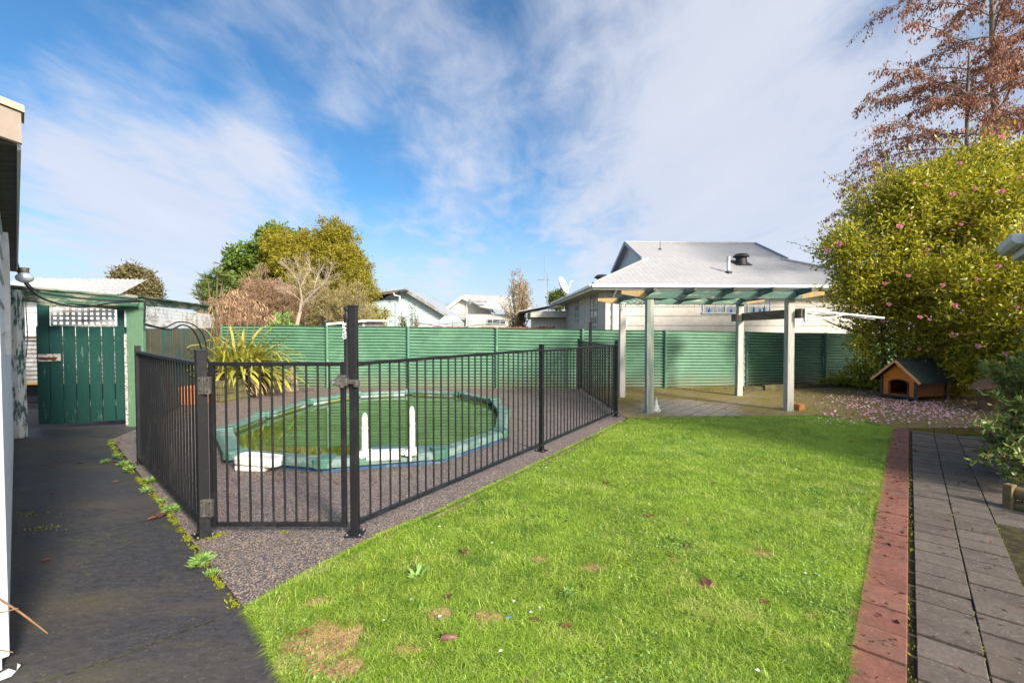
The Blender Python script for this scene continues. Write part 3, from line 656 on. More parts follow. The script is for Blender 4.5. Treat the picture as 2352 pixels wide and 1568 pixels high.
def panel(parent, p, q, z0=0.085, z1=1.225, pitch=0.1, inset=0.04):
    p = Vector(p); q = Vector(q); d = (q - p); L = d.length; d.normalize()
    a = p + d * inset; b = q - d * inset; up = Vector((0, 0, 1))
    n = round((b - a).length / pitch); pm = MB()
    for i in range(1, n):
        c = a + (b - a) * (i / n); pm.tube([c + up * (z0 + 0.012), c + up * (z1 - 0.012)], 0.008, 8, False)
    o = pm.build('pickets', BK, parent, smooth=True)
    MB().beam(a + up * z1, b + up * z1, 0.038, 0.026).build('top_rail', BK, parent, bevel=0.003)
    MB().beam(a + up * z0, b + up * z0, 0.038, 0.026).build('bottom_rail', BK, parent, bevel=0.003)
    for c, s in ((a, 1), (b, -1)):
        for z in (z0, z1): MB().beam(c + up * (z - 0.001) - d * s * 0.018, c + up * (z - 0.001) + d * s * 0.03, 0.046, 0.034).build('rail_bracket', BK, parent, bevel=0.002)

F1 = Vector((-4.16, 5.05, 0)); F2 = Vector((-2.245, 3.275, 0)); F3 = Vector((-1.15, 3.30, 0)); F4 = Vector((0.365, 5.60, 0)); F5 = Vector((1.80, 7.83, 0)); F6 = Vector((1.655, 11.3, 0))
f = empty('pool_fence', F1, 'black tubular pool fence panel between the left garden path and the gate', 'fence', 'black pool fence runs')
fence_post(f, F1, 1.31, d=F2 - F1); fence_post(f, F2, 1.345, 0.066, d=F2 - F1); panel(f, F1, F2, 0.075, 1.25)
f = empty('pool_fence', F3, 'long black tubular pool fence along the lawn edge with a tall latch post', 'fence', 'black pool fence runs')
tp = fence_post(f, F3, 1.665, 0.055, d=(1, 0.02, 0)); fence_post(f, F4, 1.31, d=F5 - F4); fence_post(f, F5, 1.30, d=F5 - F4); fence_post(f, F6, 1.27, d=F6 - F5)
panel(f, F3, F4, 0.085, 1.25); panel(f, F4, F5, 0.085, 1.235); panel(f, F5, F6, 0.10, 1.215)
F7 = Vector((1.79, 10.4, 0)); fence_post(f, F7, 1.66, 0.06, d=F6 - F5)
# magnetic latch tube on the tall post, with its lettering
LZ = 1.07
lt = MB().lathe((F3.x - 0.045, F3.y - 0.012, LZ), [(0.019, 0), (0.019, 0.50), (0.023, 0.505), (0.023, 0.535), (0.014, 0.545), (0.013, 0.565), (0.020, 0.575), (0.020, 0.59), (0.006, 0.60)], 14).build('latch_tube', MT['dark'], f, smooth=True)
cu = bpy.data.curves.new('lettering', 'FONT'); cu.body = 'GSAFE'; cu.size = 0.042; cu.extrude = 0.0005; cu.align_x = 'CENTER'; cu.align_y = 'CENTER'; cu.offset = 0.0008
tmp = bpy.data.objects.new('lettering_curve', cu); COL.objects.link(tmp); bpy.context.view_layer.update(); lme = bpy.data.meshes.new_from_object(tmp.evaluated_get(bpy.context.evaluated_depsgraph_get())); bpy.data.objects.remove(tmp); lme.materials.clear(); to = bpy.data.objects.new('lettering', lme); COL.objects.link(to); to.parent = lt
to.location = Vector((F3.x - 0.052, F3.y - 0.0325, LZ + 0.42)) - wloc(lt); to.rotation_euler = (R(90), R(90) * -1, R(-12)); lme.materials.append(MT['letter'])

gt = empty('pool_gate', (F2.x, F2.y, 0), 'black tubular pool gate with grey hinges and child latch', 'gate')
gx0, gx1 = F2.x + 0.055, F3.x - 0.055; gyv = 3.285
m = MB()
m.box(gx0, gx0 + 0.034, gyv - 0.017, gyv + 0.017, 0.066, 1.268); m.box(gx1 - 0.034, gx1, gyv - 0.017, gyv + 0.017, 0.066, 1.268)
m.box(gx0 + 0.034, gx1 - 0.034, gyv - 0.015, gyv + 0.015, 0.069, 0.097); m.box(gx0 + 0.034, gx1 - 0.034, gyv - 0.015, gyv + 0.015, 1.236, 1.265)
m.build('gate_frame', BK, gt, bevel=0.003)
m = MB()
for i in range(10):
    x = gx0 + 0.034 + (gx1 - gx0 - 0.068) * (i + 1) / 11; m.tube([(x, gyv, 0.09), (x, gyv, 1.24)], 0.008, 8, False)
m.build('pickets', BK, gt, smooth=True)
for z in (1.10, 0.215):
    h = MB()
    for sx_ in (-0.024, 0.021):
        h.obox((F2.x + 0.045 + sx_, gyv - 0.036, z), (1, 0, 0), (0, 1, 0), 0.040, 0.03, 0.125)
    h.lathe((F2.x + 0.044, gyv - 0.038, z - 0.06), [(0.009, 0), (0.009, 0.12)], 8)
    ho = h.build('hinge', MT['latch'], gt, bevel=0.012)
    for dx in (-0.03, 0.03):
        for dz in (-0.04, 0.04): MB().lathe((F2.x + 0.045 + dx * 0.9, gyv - 0.051, z + dz), [(0.006, 0), (0.006, 0.003)], 8, (0, -1, 0)).build('screw', MT['dark'], ho)
h = MB(); lx = gx1 - 0.012
h.obox((lx, gyv - 0.03, 1.125), (1, 0, 0), (0, 1, 0), 0.085, 0.055, 0.058); h.obox((lx + 0.07, gyv - 0.026, 1.125), (1, 0, 0), (0, 1, 0), 0.085, 0.035, 0.032)
h.obox((lx - 0.002, gyv - 0.03, 1.163), (1, 0, 0), (0, 1, 0), 0.060, 0.04, 0.022); h.lathe((lx - 0.055, gyv - 0.06, 1.125), [(0.022, 0), (0.022, 0.03)], 10, (0.2, 1, 0))
h.lathe((lx + 0.0, gyv - 0.035, 1.078), [(0.012, 0), (0.026, 0.01), (0.024, 0.03)], 10)
h.lathe((lx + 0.098, gyv - 0.026, 1.085), [(0.02, 0), (0.026, 0.02), (0.026, 0.05)], 10)
lo = h.build('latch', MT['latch'], gt, bevel=0.008)
MB().lathe((lx - 0.055, gyv - 0.062, 1.125), [(0.012, 0), (0.011, -0.004)], 10, (0.2, 1, 0)).build('lock_barrel', MT['steel'], lo)

# ------------------------------------------------------------------ pool
PP = [(-4.10, 6.22), (-3.20, 5.02), (-1.98, 4.69), (-0.77, 5.04), (-0.06, 6.10), (-0.03, 7.72), (-0.26, 9.02), (-1.10, 10.10), (-2.32, 10.38), (-3.45, 10.0), (-4.08, 8.9), (-4.22, 7.5)]
cx = sum(p[0] for p in PP) / len(PP); cy = sum(p[1] for p in PP) / len(PP)
po = empty('garden_pool', (cx, cy, 0), 'low oval pool with faded green coping behind the pool fence', 'pool')
def inset(p, d):
    v = Vector((cx - p[0], cy - p[1], 0)); return Vector((p[0], p[1], 0)) + v.normalized() * d
n = len(PP); inner = [inset(p, 0.21) for p in PP]; inner2 = [inset(p, 0.16) for p in PP]; sk = [inset(p, 0.05) for p in PP]
m = MB(); m.add([(p.x, p.y, -0.05) for p in inner2] + [(p.x, p.y, 0.10) for p in inner2], [(i, (i + 1) % n, n + (i + 1) % n, n + i) for i in range(n)]); m.build('liner', MT['liner'], po)
m = MB(); m.add([(p.x, p.y, -0.02) for p in sk] + [(p.x, p.y, 0.085) for p in sk], [(i, (i + 1) % n, n + (i + 1) % n, n + i) for i in range(n)]); m.build('pool_skirt', MT['skirt'], po)
def lerp(a, b, t): return a + (b - a) * t
for i in range(n):
    a, b = Vector((*PP[i], 0)), Vector((*PP[(i + 1) % n], 0)); c, d = inner[i], inner[(i + 1) % n]
    a2, b2, c2, d2 = lerp(a, b, .05), lerp(a, b, .95), lerp(c, d, .05), lerp(c, d, .95)
    z = 0.135 + random.uniform(-.006, .006)
    up = lambda p, zz: (p.x, p.y, zz)
    e2, f2 = lerp(a2, c2, .22), lerp(b2, d2, .22)
    MB().add([up(a2, .055), up(b2, .055), up(d2, .085), up(c2, .085), up(a2, z - .035), up(b2, z - .035), up(f2, z), up(e2, z), up(d2, z - .004), up(c2, z - .004)],
             [(0, 1, 2, 3), (0, 4, 5, 1), (4, 7, 6, 5), (7, 9, 8, 6), (9, 3, 2, 8), (0, 3, 9, 7, 4), (1, 5, 6, 8, 2)]).build('coping_segment', MT['coping'], po, bevel=0.006)
for i in range(n):
    a = Vector((*PP[i], 0)); c = inner[i]; pv = Vector((*PP[i - 1], 0)); nx = Vector((*PP[(i + 1) % n], 0))
    o_ = (a - c).normalized() * 0.015; d1 = (pv - a).normalized() * 0.10; d2 = (nx - a).normalized() * 0.10; ii = -o_
    poly = [a + o_ + d1, a + o_, a + o_ + d2, c + ii + d2 * 0.8, c + ii, c + ii + d1 * 0.8]
    MB().prism([(p.x, p.y) for p in poly], 0.05, 0.148 + random.uniform(-.004, .008)).build('coping_cap', MT['cap'], po, bevel=0.012)
m = MB(); wv = [inset(p, 0.155) for p in PP]; m.add([(p.x, p.y, 0.035) for p in wv], [tuple(range(n))]); wt = m.build('pool_water', MT['water']); tag(wt, kind='structure')
# white plastic ladder over the near coping
la = gr(838, 1040, 0.15); lb = gr(946, 1036, 0.15)
ld = empty('pool_ladder', (la + lb) / 2, 'chalky white plastic pool ladder with two upright rails over the coping', 'ladder')
ax = (lb - la).normalized(); nrm = Vector((-ax.y, ax.x, 0))
for c, hh in ((la, 0.44), (lb, 0.50)):
    pts = [c + Vector((0, 0, 0.0)), c + Vector((0, 0, hh * .6)), c + Vector((0, 0, hh)) + nrm * 0.03, c + Vector((0, 0, hh + .015)) + nrm * 0.05]
    r_ = MB().tube(curve_pts([c + Vector((0, 0, -.02)), c + Vector((0, 0, hh * .35)), c + Vector((0, 0, hh * .75)), c + Vector((0, 0, hh)) + nrm * 0.02], 6), [0.037] * 9 + [0.034] * 5 + [0.033, 0.030, 0.026, 0.020, 0.008], 12).build('ladder_rail', MT['plastic_white'], ld, smooth=True)
    MB().lathe(c + Vector((0, 0, hh * .62)), [(0.040, -.008), (0.041, 0), (0.040, .008)], 12).build('collar', MT['plastic_white'], r_, smooth=True)
    MB().obox((c.x, c.y - .005, 0.150), ax, nrm, 0.13, 0.22, 0.05).obox((c.x, c.y - 0.10, 0.105), ax, nrm, 0.035, 0.03, 0.08).build('ladder_foot', MT['plastic_white'], ld, bevel=0.012)
mid = (la + lb) / 2 + Vector((0, -0.06, 0))
m = MB()
m.obox((mid.x, mid.y, 0.165), ax, nrm, (lb - la).length - 0.12, 0.13, 0.045)
m.tube([mid - ax * .2 + Vector((0, -.055, -.035)), mid + ax * .16 + Vector((0, -.055, -.035))], 0.026, 10)
for k in (-.13, -.03, .07): m.obox((mid.x + ax.x * k, mid.y - 0.062, 0.125), ax, nrm, 0.085, 0.03, 0.05)
m.build('ladder_step', MT['plastic_white'], ld, bevel=0.012)
# white lid lying on its base beside the pool
def rrect(c, ax, ay, sx, sy, r, n=6):
    out = []
    for (qx, qy, a0) in ((1, 1, 0), (-1, 1, 90), (-1, -1, 180), (1, -1, 270)):
        for k in range(n + 1):
            a = R(a0 + 90 * k / n); out.append((c + ax * (qx * (sx / 2 - r) + r * math.cos(a)) + ay * (qy * (sy / 2 - r) + r * math.sin(a))))
    return out
sc_ = gr(594, 1078, 0.0); st = empty('plastic_step', sc_, 'flat white plastic step lying on the aggregate beside the pool', 'pool step')
bx = Vector((0.99, -0.12, 0)); by = Vector((0.12, 0.99, 0))
m = MB(); r1 = rrect(sc_ + Vector((-.06, 0.02, 0)), bx, by, 0.36, 0.20, 0.05); m.prism([(p.x, p.y) for p in r1], 0.0, 0.055); m.build('step_base', MT['plastic_white'], st, bevel=0.015)
m = MB(); r2 = rrect(sc_ + Vector((0.0, 0.03, 0)), bx, by, 0.52, 0.24, 0.09)
zt = lambda p, z: (p.x, p.y, z + (p.x - sc_.x) * -0.05)
k = len(r2); r3 = rrect(sc_ + Vector((0.0, 0.03, 0)), bx, by, 0.46, 0.18, 0.07); r4 = rrect(sc_ + Vector((0.0, 0.03, 0)), bx, by, 0.42, 0.14, 0.06)
m.add([zt(p, .062) for p in r2] + [zt(p, .125) for p in r2] + [zt(p, .150) for p in r3] + [zt(p, .144) for p in r4],
      [tuple(range(k - 1, -1, -1))] + [(j * k + i, j * k + (i + 1) % k, (j + 1) * k + (i + 1) % k, (j + 1) * k + i) for j in range(3) for i in range(k)] + [tuple(range(3 * k, 4 * k))])
m.build('step_tread', MT['plastic_white'], st, smooth=True, bevel=0.006)

# ------------------------------------------------------------------ green corrugated fence along the back
def corrugated(p, q, z0a, z1a, z0b, z1b, amp=0.023, pitch=0.078, seg=16, wob=0.005):
    p = Vector(p); q = Vector(q); d = (q - p); nr = Vector((-d.y, d.x, 0)).normalized() * -1
    H = max(z1a - z0a, z1b - z0b); rows = int(round(H / pitch)) * 8; V = []; F = []
    ph = random.uniform(0, 6)
    for i in range(seg + 1):
        t = i / seg
        for j in range(rows + 1):
            s = j / rows; z = (z0a + (z1a - z0a) * s) * (1 - t) + (z0b + (z1b - z0b) * s) * t
            off = amp * math.cos(2 * math.pi * j / 8) + wob * math.sin(5 * t + ph + 3 * s) * math.sin(2.2 * s * 3 + ph)
            V.append(p + d * t + nr * off + Vector((0, 0, z + 0.004 * math.sin(7 * t + ph))))
    for i in range(seg):
        for j in range(rows):
            a = i * (rows + 1) + j; F.append((a, a + rows + 1, a + rows + 2, a + 1))
    return np.array([tuple(v) for v in V]), np.array(F)
cf = empty('corrugated_iron_fence', (-0.4, 11.7, 0), 'green painted corrugated iron fence with battens along the back of the garden', 'fence')
pts = [(510, 11.95, 746, 886), (752, 11.72, 748, 890), (938, 11.68, 750.5, 890.5), (1141, 11.66, 753, 890.5), (1338, 11.6, 756, 891.5), (1528, 11.65, 759, 892), (1714, 12.1, 762, 887), (1895, 12.85, 765, 878.5), (2080, 13.55, 767, 872)]
FP = []
for (u, Y, vt, vb) in pts:
    a = at(u, vt, Y); b = at(u, vb, Y); FP.append((Vector((a.x, Y, 0)), a.z, b.z))
for i, (a, b) in enumerate(zip(FP, FP[1:])):
    V, F = corrugated(a[0], b[0], a[2] - 0.02, a[1], b[2] - 0.02, b[1])
    sh = np_mesh('iron_sheet', V, F, MT['fence_iron'], cf, smooth=True)
for i, a in enumerate(FP[:-1]):
    c = a[0] + Vector((0, -0.035, 0)); m = MB().tube([c + Vector((0, 0, a[2] - .02)), c + Vector((0, 0, a[1] + 0.012))], 0.036, 12)
    m.build('batten', MT['fence_post'], cf, smooth=True)
a = FP[6]; m = MB()
for k in range(26):
    z = a[2] + (a[1] - a[2]) * k / 26; m.obox((a[0].x - 0.085 - 0.012 * math.sin(k * 2.1), a[0].y - 0.040, z + 0.028), (1, 0.02 * (-1) ** k, 0), (0, 1, 0), 0.07, 0.01, 0.058)
m.build('peeling_joint_strip', painted('peeling_flashing', (0.10, 0.27, 0.17), (0.62, 0.64, 0.64), 0.62, 9, 0.7), cf)

# ------------------------------------------------------------------ left side: board fence, wooden gate, sheds
GP = Vector((-5.82, 7.04, 0)); SE = Vector((-7.72, 11.75, 0))
sf = empty('board_fence', GP, 'weathered green board fence with white lattice strip and capping on the left', 'fence')
MB().obox((GP.x - .01, GP.y + .02, 0.98), (1, 0.1, 0), (-0.1, 1, 0), 0.235, 0.07, 1.98).build('gate_post', MT['grn_light'], sf, bevel=0.006)
MB().obox((GP.x - .165, GP.y + .03, 0.72), (1, 0.1, 0), (-0.1, 1, 0), 0.055, 0.05, 1.44).build('worn_post', MT['flake'], sf, bevel=0.004)
MB().obox((GP.x - .150, GP.y + .02, 1.72), (1, 0.1, 0), (-0.1, 1, 0), 0.03, 0.06, 0.36).build('jamb_strip', MT['white_paint'], sf)
d = (SE - GP); L = d.length; d.normalize(); nr = Vector((d.y, -d.x, 0)); m = MB(); s = 0.16
while s < L:
    wdt = random.uniform(.125, .14); c = GP + d * (s + wdt / 2); m.obox((c.x, c.y, 0.76 + random.uniform(-.01, .01)), d, nr, wdt - .006, 0.02 + random.uniform(0, .01), 1.52); s += wdt
m.build('boards', MT['board'], sf)
m = MB(); up = Vector((0, 0, 1))
nn = int((L - .2) / 0.06)
for i in range(nn):
    s0 = 0.16 + i * 0.06; a = GP + d * s0 + up * 1.54 + nr * .015
    for sg in (-1, 1):
        b = a + d * 0.30 * 0.5 + up * 0.34; c = a + d * 0.15
        p_, q_ = (a, b) if sg > 0 else (a + d * .15, a + up * .34)
        m.beam(p_ + nr * .004 * sg, q_ + nr * .004 * sg, 0.014, 0.004, nr)
m.build('lattice_strip', MT['lattice'], sf)
MB().beam(GP + d * .1 + up * 1.94, SE + up * 2.02, 0.05, 0.11).beam(GP + up * 2.01 - d * .1, SE + up * 2.09, 0.13, 0.028).build('capping', MT['grn_beam'], sf, bevel=0.005)
MB().obox((SE.x, SE.y, 1.05), d, nr, 0.1, 0.1, 2.1).build('end_post', MT['sleeper'], sf, bevel=0.004)

# lintel across the gateway, carried by the scuffed post on the house side
HP = Vector((-6.86, 6.30, 0))
gw = empty('gateway_frame', HP, 'scuffed dark green gateway post and mossy lintel between house wall and fence', 'gateway')
MB().obox((HP.x, HP.y, 1.02), (1, .1, 0), (-.1, 1, 0), 0.12, 0.12, 2.05).build('post', MT['grn_peel'], gw, bevel=0.006)
a = HP + Vector((-.1, 0.0, 2.02)); b = GP + Vector((0.08, -.03, 1.905))
MB().beam(a, b, 0.07, 0.13).beam(a + Vector((0, -.05, -.09)), b + Vector((-.1, -.06, -.02)), 0.03, 0.075).beam(a + Vector((0, -.01, .082)), b + Vector((0, -.01, .085)), 0.13, 0.028).build('lintel', MT['grn_beam'], gw, bevel=0.006)
MB().beam(a + Vector((.3, .1, -.12)), b + Vector((-.15, .08, -.06)), 0.04, 0.11).build('rear_rail', MT['grn_beam'], gw)

G0 = Vector((-7.25, 6.93, 0)); G1 = Vector((-6.035, 7.13, 0)); gd = (G1 - G0).normalized(); gn = Vector((gd.y, -gd.x, 0))
wg = empty('board_gate', G1, 'dark green board gate with white square lattice window and rusty bolt', 'gate')
wd_ = (G1 - G0).length / 7
for i in range(7):
    c = G0 + gd * wd_ * (i + .5); zb = 0.045 + 0.006 * i + random.uniform(-.008, .008); ztp = 1.55 + random.uniform(-.006, .006)
    MB().obox((c.x, c.y, (zb + ztp) / 2), gd, gn, wd_ - 0.017 + random.uniform(-.004, .003), 0.019, ztp - zb, Vector((random.uniform(-.004, .004), 0, 1))).build('board', MT['grn_gate'], wg, bevel=0.002)
for c0, w_ in ((0.085, 0.15), (1.155, 0.125)):
    c = G0 + gd * c0 - gn * .025; MB().obox((c.x, c.y, 1.1), gd, gn, w_, 0.03, 1.68).build('gate_stile', MT['grn_gate'], wg, bevel=0.003)
m = MB()
for z in (0.35, 1.2): c = G0 + gd * .62 - gn * .045; m.obox((c.x, c.y, z), gd, gn, 1.2, 0.03, 0.09)
c = G0 + gd * .62 - gn * .025; m.obox((c.x, c.y, 1.905), gd, gn, 1.2, 0.03, 0.075); m.build('gate_rail', MT['grn_light'], wg)
m = MB()
for i in range(11):
    c = G0 + gd * (0.195 + i * 0.083) - gn * .028; m.obox((c.x, c.y, 1.70), gd, gn, 0.034, 0.008, 0.36)
for j in range(5):
    c = G0 + gd * .61 - gn * .037; m.obox((c.x, c.y, 1.56 + j * 0.075), gd, gn, 0.87, 0.008, 0.032)
m.build('lattice_window', MT['lattice'], wg)
c = G0 + gd * .185 + gn * .022
bp = MB().obox((c.x, c.y, 1.07), gd, gn, 0.29, 0.025, 0.115).build('bolt_block', MT['flake'], wg, bevel=0.003)
c = c + gn * .022; m = MB().tube([Vector((c.x, c.y, 1.065)) - gd * .15, Vector((c.x, c.y, 1.065)) + gd * .05], 0.011, 8); m.obox((c.x, c.y, 1.06), gd, gn, 0.2, 0.012, 0.03).lathe(Vector((c.x, c.y, 1.06)) + gd * .07 - gn * .01, [(0.03, 0), (0.025, 0.015)], 10, gn)
m.build('bolt', MT['rust'], bp)

# things seen past the gate
m_ = empty('iron_yard_fence', (-8.6, 9.2, 0), 'low weathered grey corrugated iron wall seen through the gateway gap', 'fence')
V, F = corrugated((-10.6, 8.9, 0), (-7.2, 9.25, 0), 0.45, 1.30, 0.45, 1.30, 0.012, 0.085, 10); np_mesh('iron_sheet', V, F, MT['grey_iron'], m_, smooth=True)
MB().beam((-10.6, 8.86, 1.34), (-7.2, 9.2, 1.34), 0.06, 0.06).build('top_plank', MT['sleeper'], m_); MB().beam((-10.6, 8.84, 0.44), (-7.2, 9.19, 0.44), 0.06, 0.05).build('bottom_plank', MT['ply'], m_)
tb = empty('storage_box', (-9.0, 9.5, 0), 'black storage box behind the gate under the iron wall', 'box')
MB().box(-10.3, -7.3, 9.3, 9.7, -0.005, 0.36).build('body', MT['dark'], tb, bevel=0.02); MB().box(-10.34, -7.26, 9.27, 9.73, 0.362, 0.40).build('lid', MT['dark'], tb, bevel=0.01)
tag(MB().tube(curve_pts([(-8.9, 8.95, 0.80), (-8.4, 8.85, 0.76), (-8.0, 8.7, 0.68)], 4), 0.022, 8).build('plastic_pipe', MT['plastic_white'], smooth=True), 'thin white plastic pipe leaning on the grey iron wall', 'pipe')

sh = empty('garden_shed', (-10.6, 12, 0), 'white weatherboard shed with pale corrugated roof behind the wooden gate', 'shed')
def siding(p, q, z0, z1, pitch=0.15, lap=0.018):
    p = Vector(p); q = Vector(q); d = (q - p).normalized(); nr = Vector((d.y, -d.x, 0)); m = MB(); z = z0
    while z < z1 - .01:
        h = min(pitch, z1 - z); a, b = p, q
        m.add([a + up * z + nr * lap, b + up * z + nr * lap, b + up * (z + h) + nr * 0.003, a + up * (z + h) + nr * 0.003, a + up * z, b + up * z], [(0, 1, 2, 3), (4, 5, 1, 0)]); z += h
    return m
siding((-14.0, 11.4, 0), (-9.85, 11.4, 0), 0, 2.42, 0.16).build('wall', MT['white_paint'], sh)
MB().box(-14, -9.87, 11.42, 12.0, 0, 2.40).build('shed_body', MT['white_paint'], sh)
def roof_corr(p0, p1, p2, p3, pitch=0.25, amp=0.02):
    """p0-p1 eave, p3-p2 ridge, ribs run up the slope"""
    p0, p1, p2, p3 = map(Vector, (p0, p1, p2, p3)); nn = max(4, int((p1 - p0).length / pitch * 6)); nr = (p1 - p0).cross(p3 - p0).normalized(); V = []; F = []
    for i in range(nn + 1):
        t = i / nn; o = nr * amp * math.cos(2 * math.pi * i / 6); V += [p0.lerp(p1, t) + o, p3.lerp(p2, t) + o]
    for i in range(nn): F.append((2 * i, 2 * i + 2, 2 * i + 3, 2 * i + 1))
    return np.array([tuple(v) for v in V]), np.array(F)
V, F = roof_corr((-14, 11.1, 2.40), (-9.55, 11.1, 2.34), (-10.85, 13.6, 2.98), (-14, 13.6, 3.02), 0.20, 0.032); np_mesh('roof', V, F, MT['roof_white'], sh, smooth=True)
MB().beam((-14, 11.08, 2.36), (-9.5, 11.08, 2.30), 0.03, 0.07).build('fascia', MT['white_paint'], sh)

# left house: end wall, grazing side wall, eave
HC = Vector((-2.225, 2.0, 0)); HE = Vector((-6.93, 6.32, 0)); hd = (HE - HC).normalized(); hn = Vector((hd.y, -hd.x, 0))
hl = empty('weatherboard_house', HC, 'white weatherboard house with tan bargeboard filling the left edge', 'house')
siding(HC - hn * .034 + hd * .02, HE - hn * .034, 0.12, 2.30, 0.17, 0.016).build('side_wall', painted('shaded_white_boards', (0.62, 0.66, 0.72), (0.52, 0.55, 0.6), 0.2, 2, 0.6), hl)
MB().prism([tuple(q.xy) for q in (HC - hn * .04, HE - hn * .04, HE - hn * 5, HC - hn * 5)], 0.0, 2.28).build('house_body', MT['white_paint'], hl)
MB().obox((HC.x - .075, HC.y - 0.088, 1.21), (0.677, 0.736, 0), (-0.736, 0.677, 0), 0.20, 0.03, 2.30).build('corner_board', MT['white_paint'], hl, bevel=0.004)
m = MB(); n0 = -hd
m.beam(HC + up * .11 - hn * .034, HE + up * .11 - hn * .034, 0.03, 0.12)
m.build('base_board', MT['white_paint'], hl)
EO = 0.055
e0 = HC + hn * EO - hd * 0.06; e1 = HE + hn * EO - hd * .25
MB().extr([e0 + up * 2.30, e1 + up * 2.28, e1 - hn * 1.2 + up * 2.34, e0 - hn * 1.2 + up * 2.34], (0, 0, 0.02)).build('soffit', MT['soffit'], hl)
MB().beam(e0 + up * 2.335, e1 + up * 2.325, 0.012, 0.11).build('fascia', MT['white_paint'], hl)
r0 = HC - hd * .10 + hn * (EO + .008)
bb = [r0 + up * 2.292, r0 + up * 2.420, r0 - hn * 3 + up * 3.10, r0 - hn * 3 + up * 2.90]
MB().extr(bb, -hd * 0.03).build('bargeboard', MT['tan'], hl)
cc = [r0 + hn * .01 + up * 2.421, r0 + hn * .01 + up * 2.450, r0 - hn * 3 + up * 3.14, r0 - hn * 3 + up * 3.101]
MB().extr([c_ - hd * .042 for c_ in cc], hd * 0.16).build('barge_cap', MT['tan_cap'], hl)
MB().extr([e0 + hn * .0 + up * 2.39, e1 + hn * .0 + up * 2.38, e1 - hn * 4 + up * 3.30, e0 - hn * 4 + up * 3.31], (0, 0, 0.03)).build('roof', MT['roof_grey'], hl)
# high window frame edge on the side wall, seen edge on
c = HC + hd * 2.2 - hn * .02; MB().obox((c.x, c.y, 1.75), hd, hn, 0.9, 0.05, 0.85).build('window_frame', MT['white_paint'], hl)
# flashing / weather strip flake at the foot of the corner
tag(MB().add([gr(0, 1562, .006), gr(26, 1552, .004), gr(48, 1526, .03), gr(40, 1522, .02), gr(38, 1540, .012), gr(20, 1534, .02), gr(0, 1545, .02)], [tuple(range(7))]).build('loose_flashing', MT['white_paint']), 'bent white scrap of flashing at the foot of the house corner', 'flashing')
# lamp under the eave
lp = at(56, 622, 6.0); lm = empty('outdoor_lamp', lp, 'round glass outdoor lamp under the eave above the gateway', 'lamp')
MB().lathe(lp + up * -.02, [(0.05, 0.06), (0.045, 0.02), (0.05, -.02)], 12).build('lamp_base', MT['latch'], lm, smooth=True)
MB().lathe(lp + up * -.04, [(0.05, 0.01), (0.085, -.03), (0.09, -.055), (0.075, -.09), (0.03, -.115), (0.001, -.12)], 16).build('lamp_bowl', MT['lampglass'], lm, smooth=True)
# cables
def cable(name, pts, r, label, mat='cable', cat='cable'):
    o = MB().tube(curve_pts(pts, 8), r, 6).build(name, MT[mat], smooth=True); tag(o, label, cat); return o
cable('power_cable', [at(22, 545, 5.6), at(38, 600, 5.9), at(50, 640, 6.1), at(95, 684, 6.25), at(180, 705, 6.5), at(262, 695, 6.75), at(334, 692, 6.9)], 0.013, 'sagging black cable drooping across the gateway lintel')
cable('power_cable', [at(22, 600, 5.7), at(52, 635, 6.1), at(84, 668, 6.12), at(150, 681, 6.3), at(250, 690, 6.6), at(322, 690, 6.86), at(333, 700, 6.9), at(331, 740, 6.92)], 0.011, 'black cable lying along the top of the gateway lintel')
cable('power_cable', [at(12, 480, 5.0), at(20, 560, 5.5), at(34, 590, 5.8), at(42, 612, 5.9)], 0.012, 'grey cable loop hanging below the house eave', 'latch')
cable('pull_cord', [at(59, 664, 6.15), at(60, 715, 6.15), at(63, 770, 6.15), at(60, 820, 6.15)], 0.006, 'thin knotted pull cord hanging in front of the gateway gap', 'latch', 'cord')
cable('black_hose', [at(332, 745, 6.95), at(360, 752, 7.3), at(392, 757, 7.8), at(420, 746, 8.3), at(445, 760, 8.7), at(462, 800, 9.1), at(468, 850, 9.2)], 0.014, 'wavy black hose sagging along the board fence', 'cable', 'hose')
cable('black_hose', [at(334, 744, 6.95), at(376, 752, 7.5), at(412, 739, 8.2), at(448, 748, 8.8), at(470, 778, 9.2), at(476, 830, 9.4)], 0.012, 'thinner black hose arching over towards the flax bush', 'cable', 'hose')

# ------------------------------------------------------------------ pergola
pg = empty('pergola', (3.75, 9.2, 0), 'flat topped timber pergola with flaking green beams on four posts', 'pergola')
PO = [(2.44, 10.08), (2.47, 8.18), (5.16, 10.32), (5.12, 8.40)]
for i, (x, y) in enumerate(PO):
    MB().obox((x, y, 1.04), (1, 0.05, 0), (-0.05, 1, 0), 0.125, 0.125, 2.10, Vector((0.004 * (-1) ** i, 0, 1))).build('post', MT['perg_post'], pg, bevel=0.006)
def beam_tip(xa, ya, xb, yb, z0, z1, th, mat):
    a = Vector((xa, ya, 0)); b = Vector((xb, yb, 0)); d = (b - a).normalized(); nrm = Vector((d.y, -d.x, 0)); c = 0.42
    o = MB().extr([a + d * c + up * z0 - nrm * th / 2, b - d * c + up * z0 - nrm * th / 2, b - d * c + up * z1 - nrm * th / 2, a + d * c + up * z1 - nrm * th / 2], nrm * th).build('beam', MT[mat], pg, bevel=0.003)
    for p, s in ((a, 1), (b, -1)):
        MB().extr([p + up * (z1 - .065) - nrm * th / 2, p + d * s * c + up * z0 - nrm * th / 2, p + d * s * c + up * z1 - nrm * th / 2, p + up * (z1 - .004) - nrm * th / 2], nrm * th).build('beam_end', MT['yellow_end'], o, bevel=0.003)
    return o
beam_tip(1.93, 8.08, 5.66, 8.28, 2.055, 2.19, 0.05, 'perg_beam')
beam_tip(1.88, 10.02, 5.66, 10.24, 2.06, 2.19, 0.05, 'perg_beam')
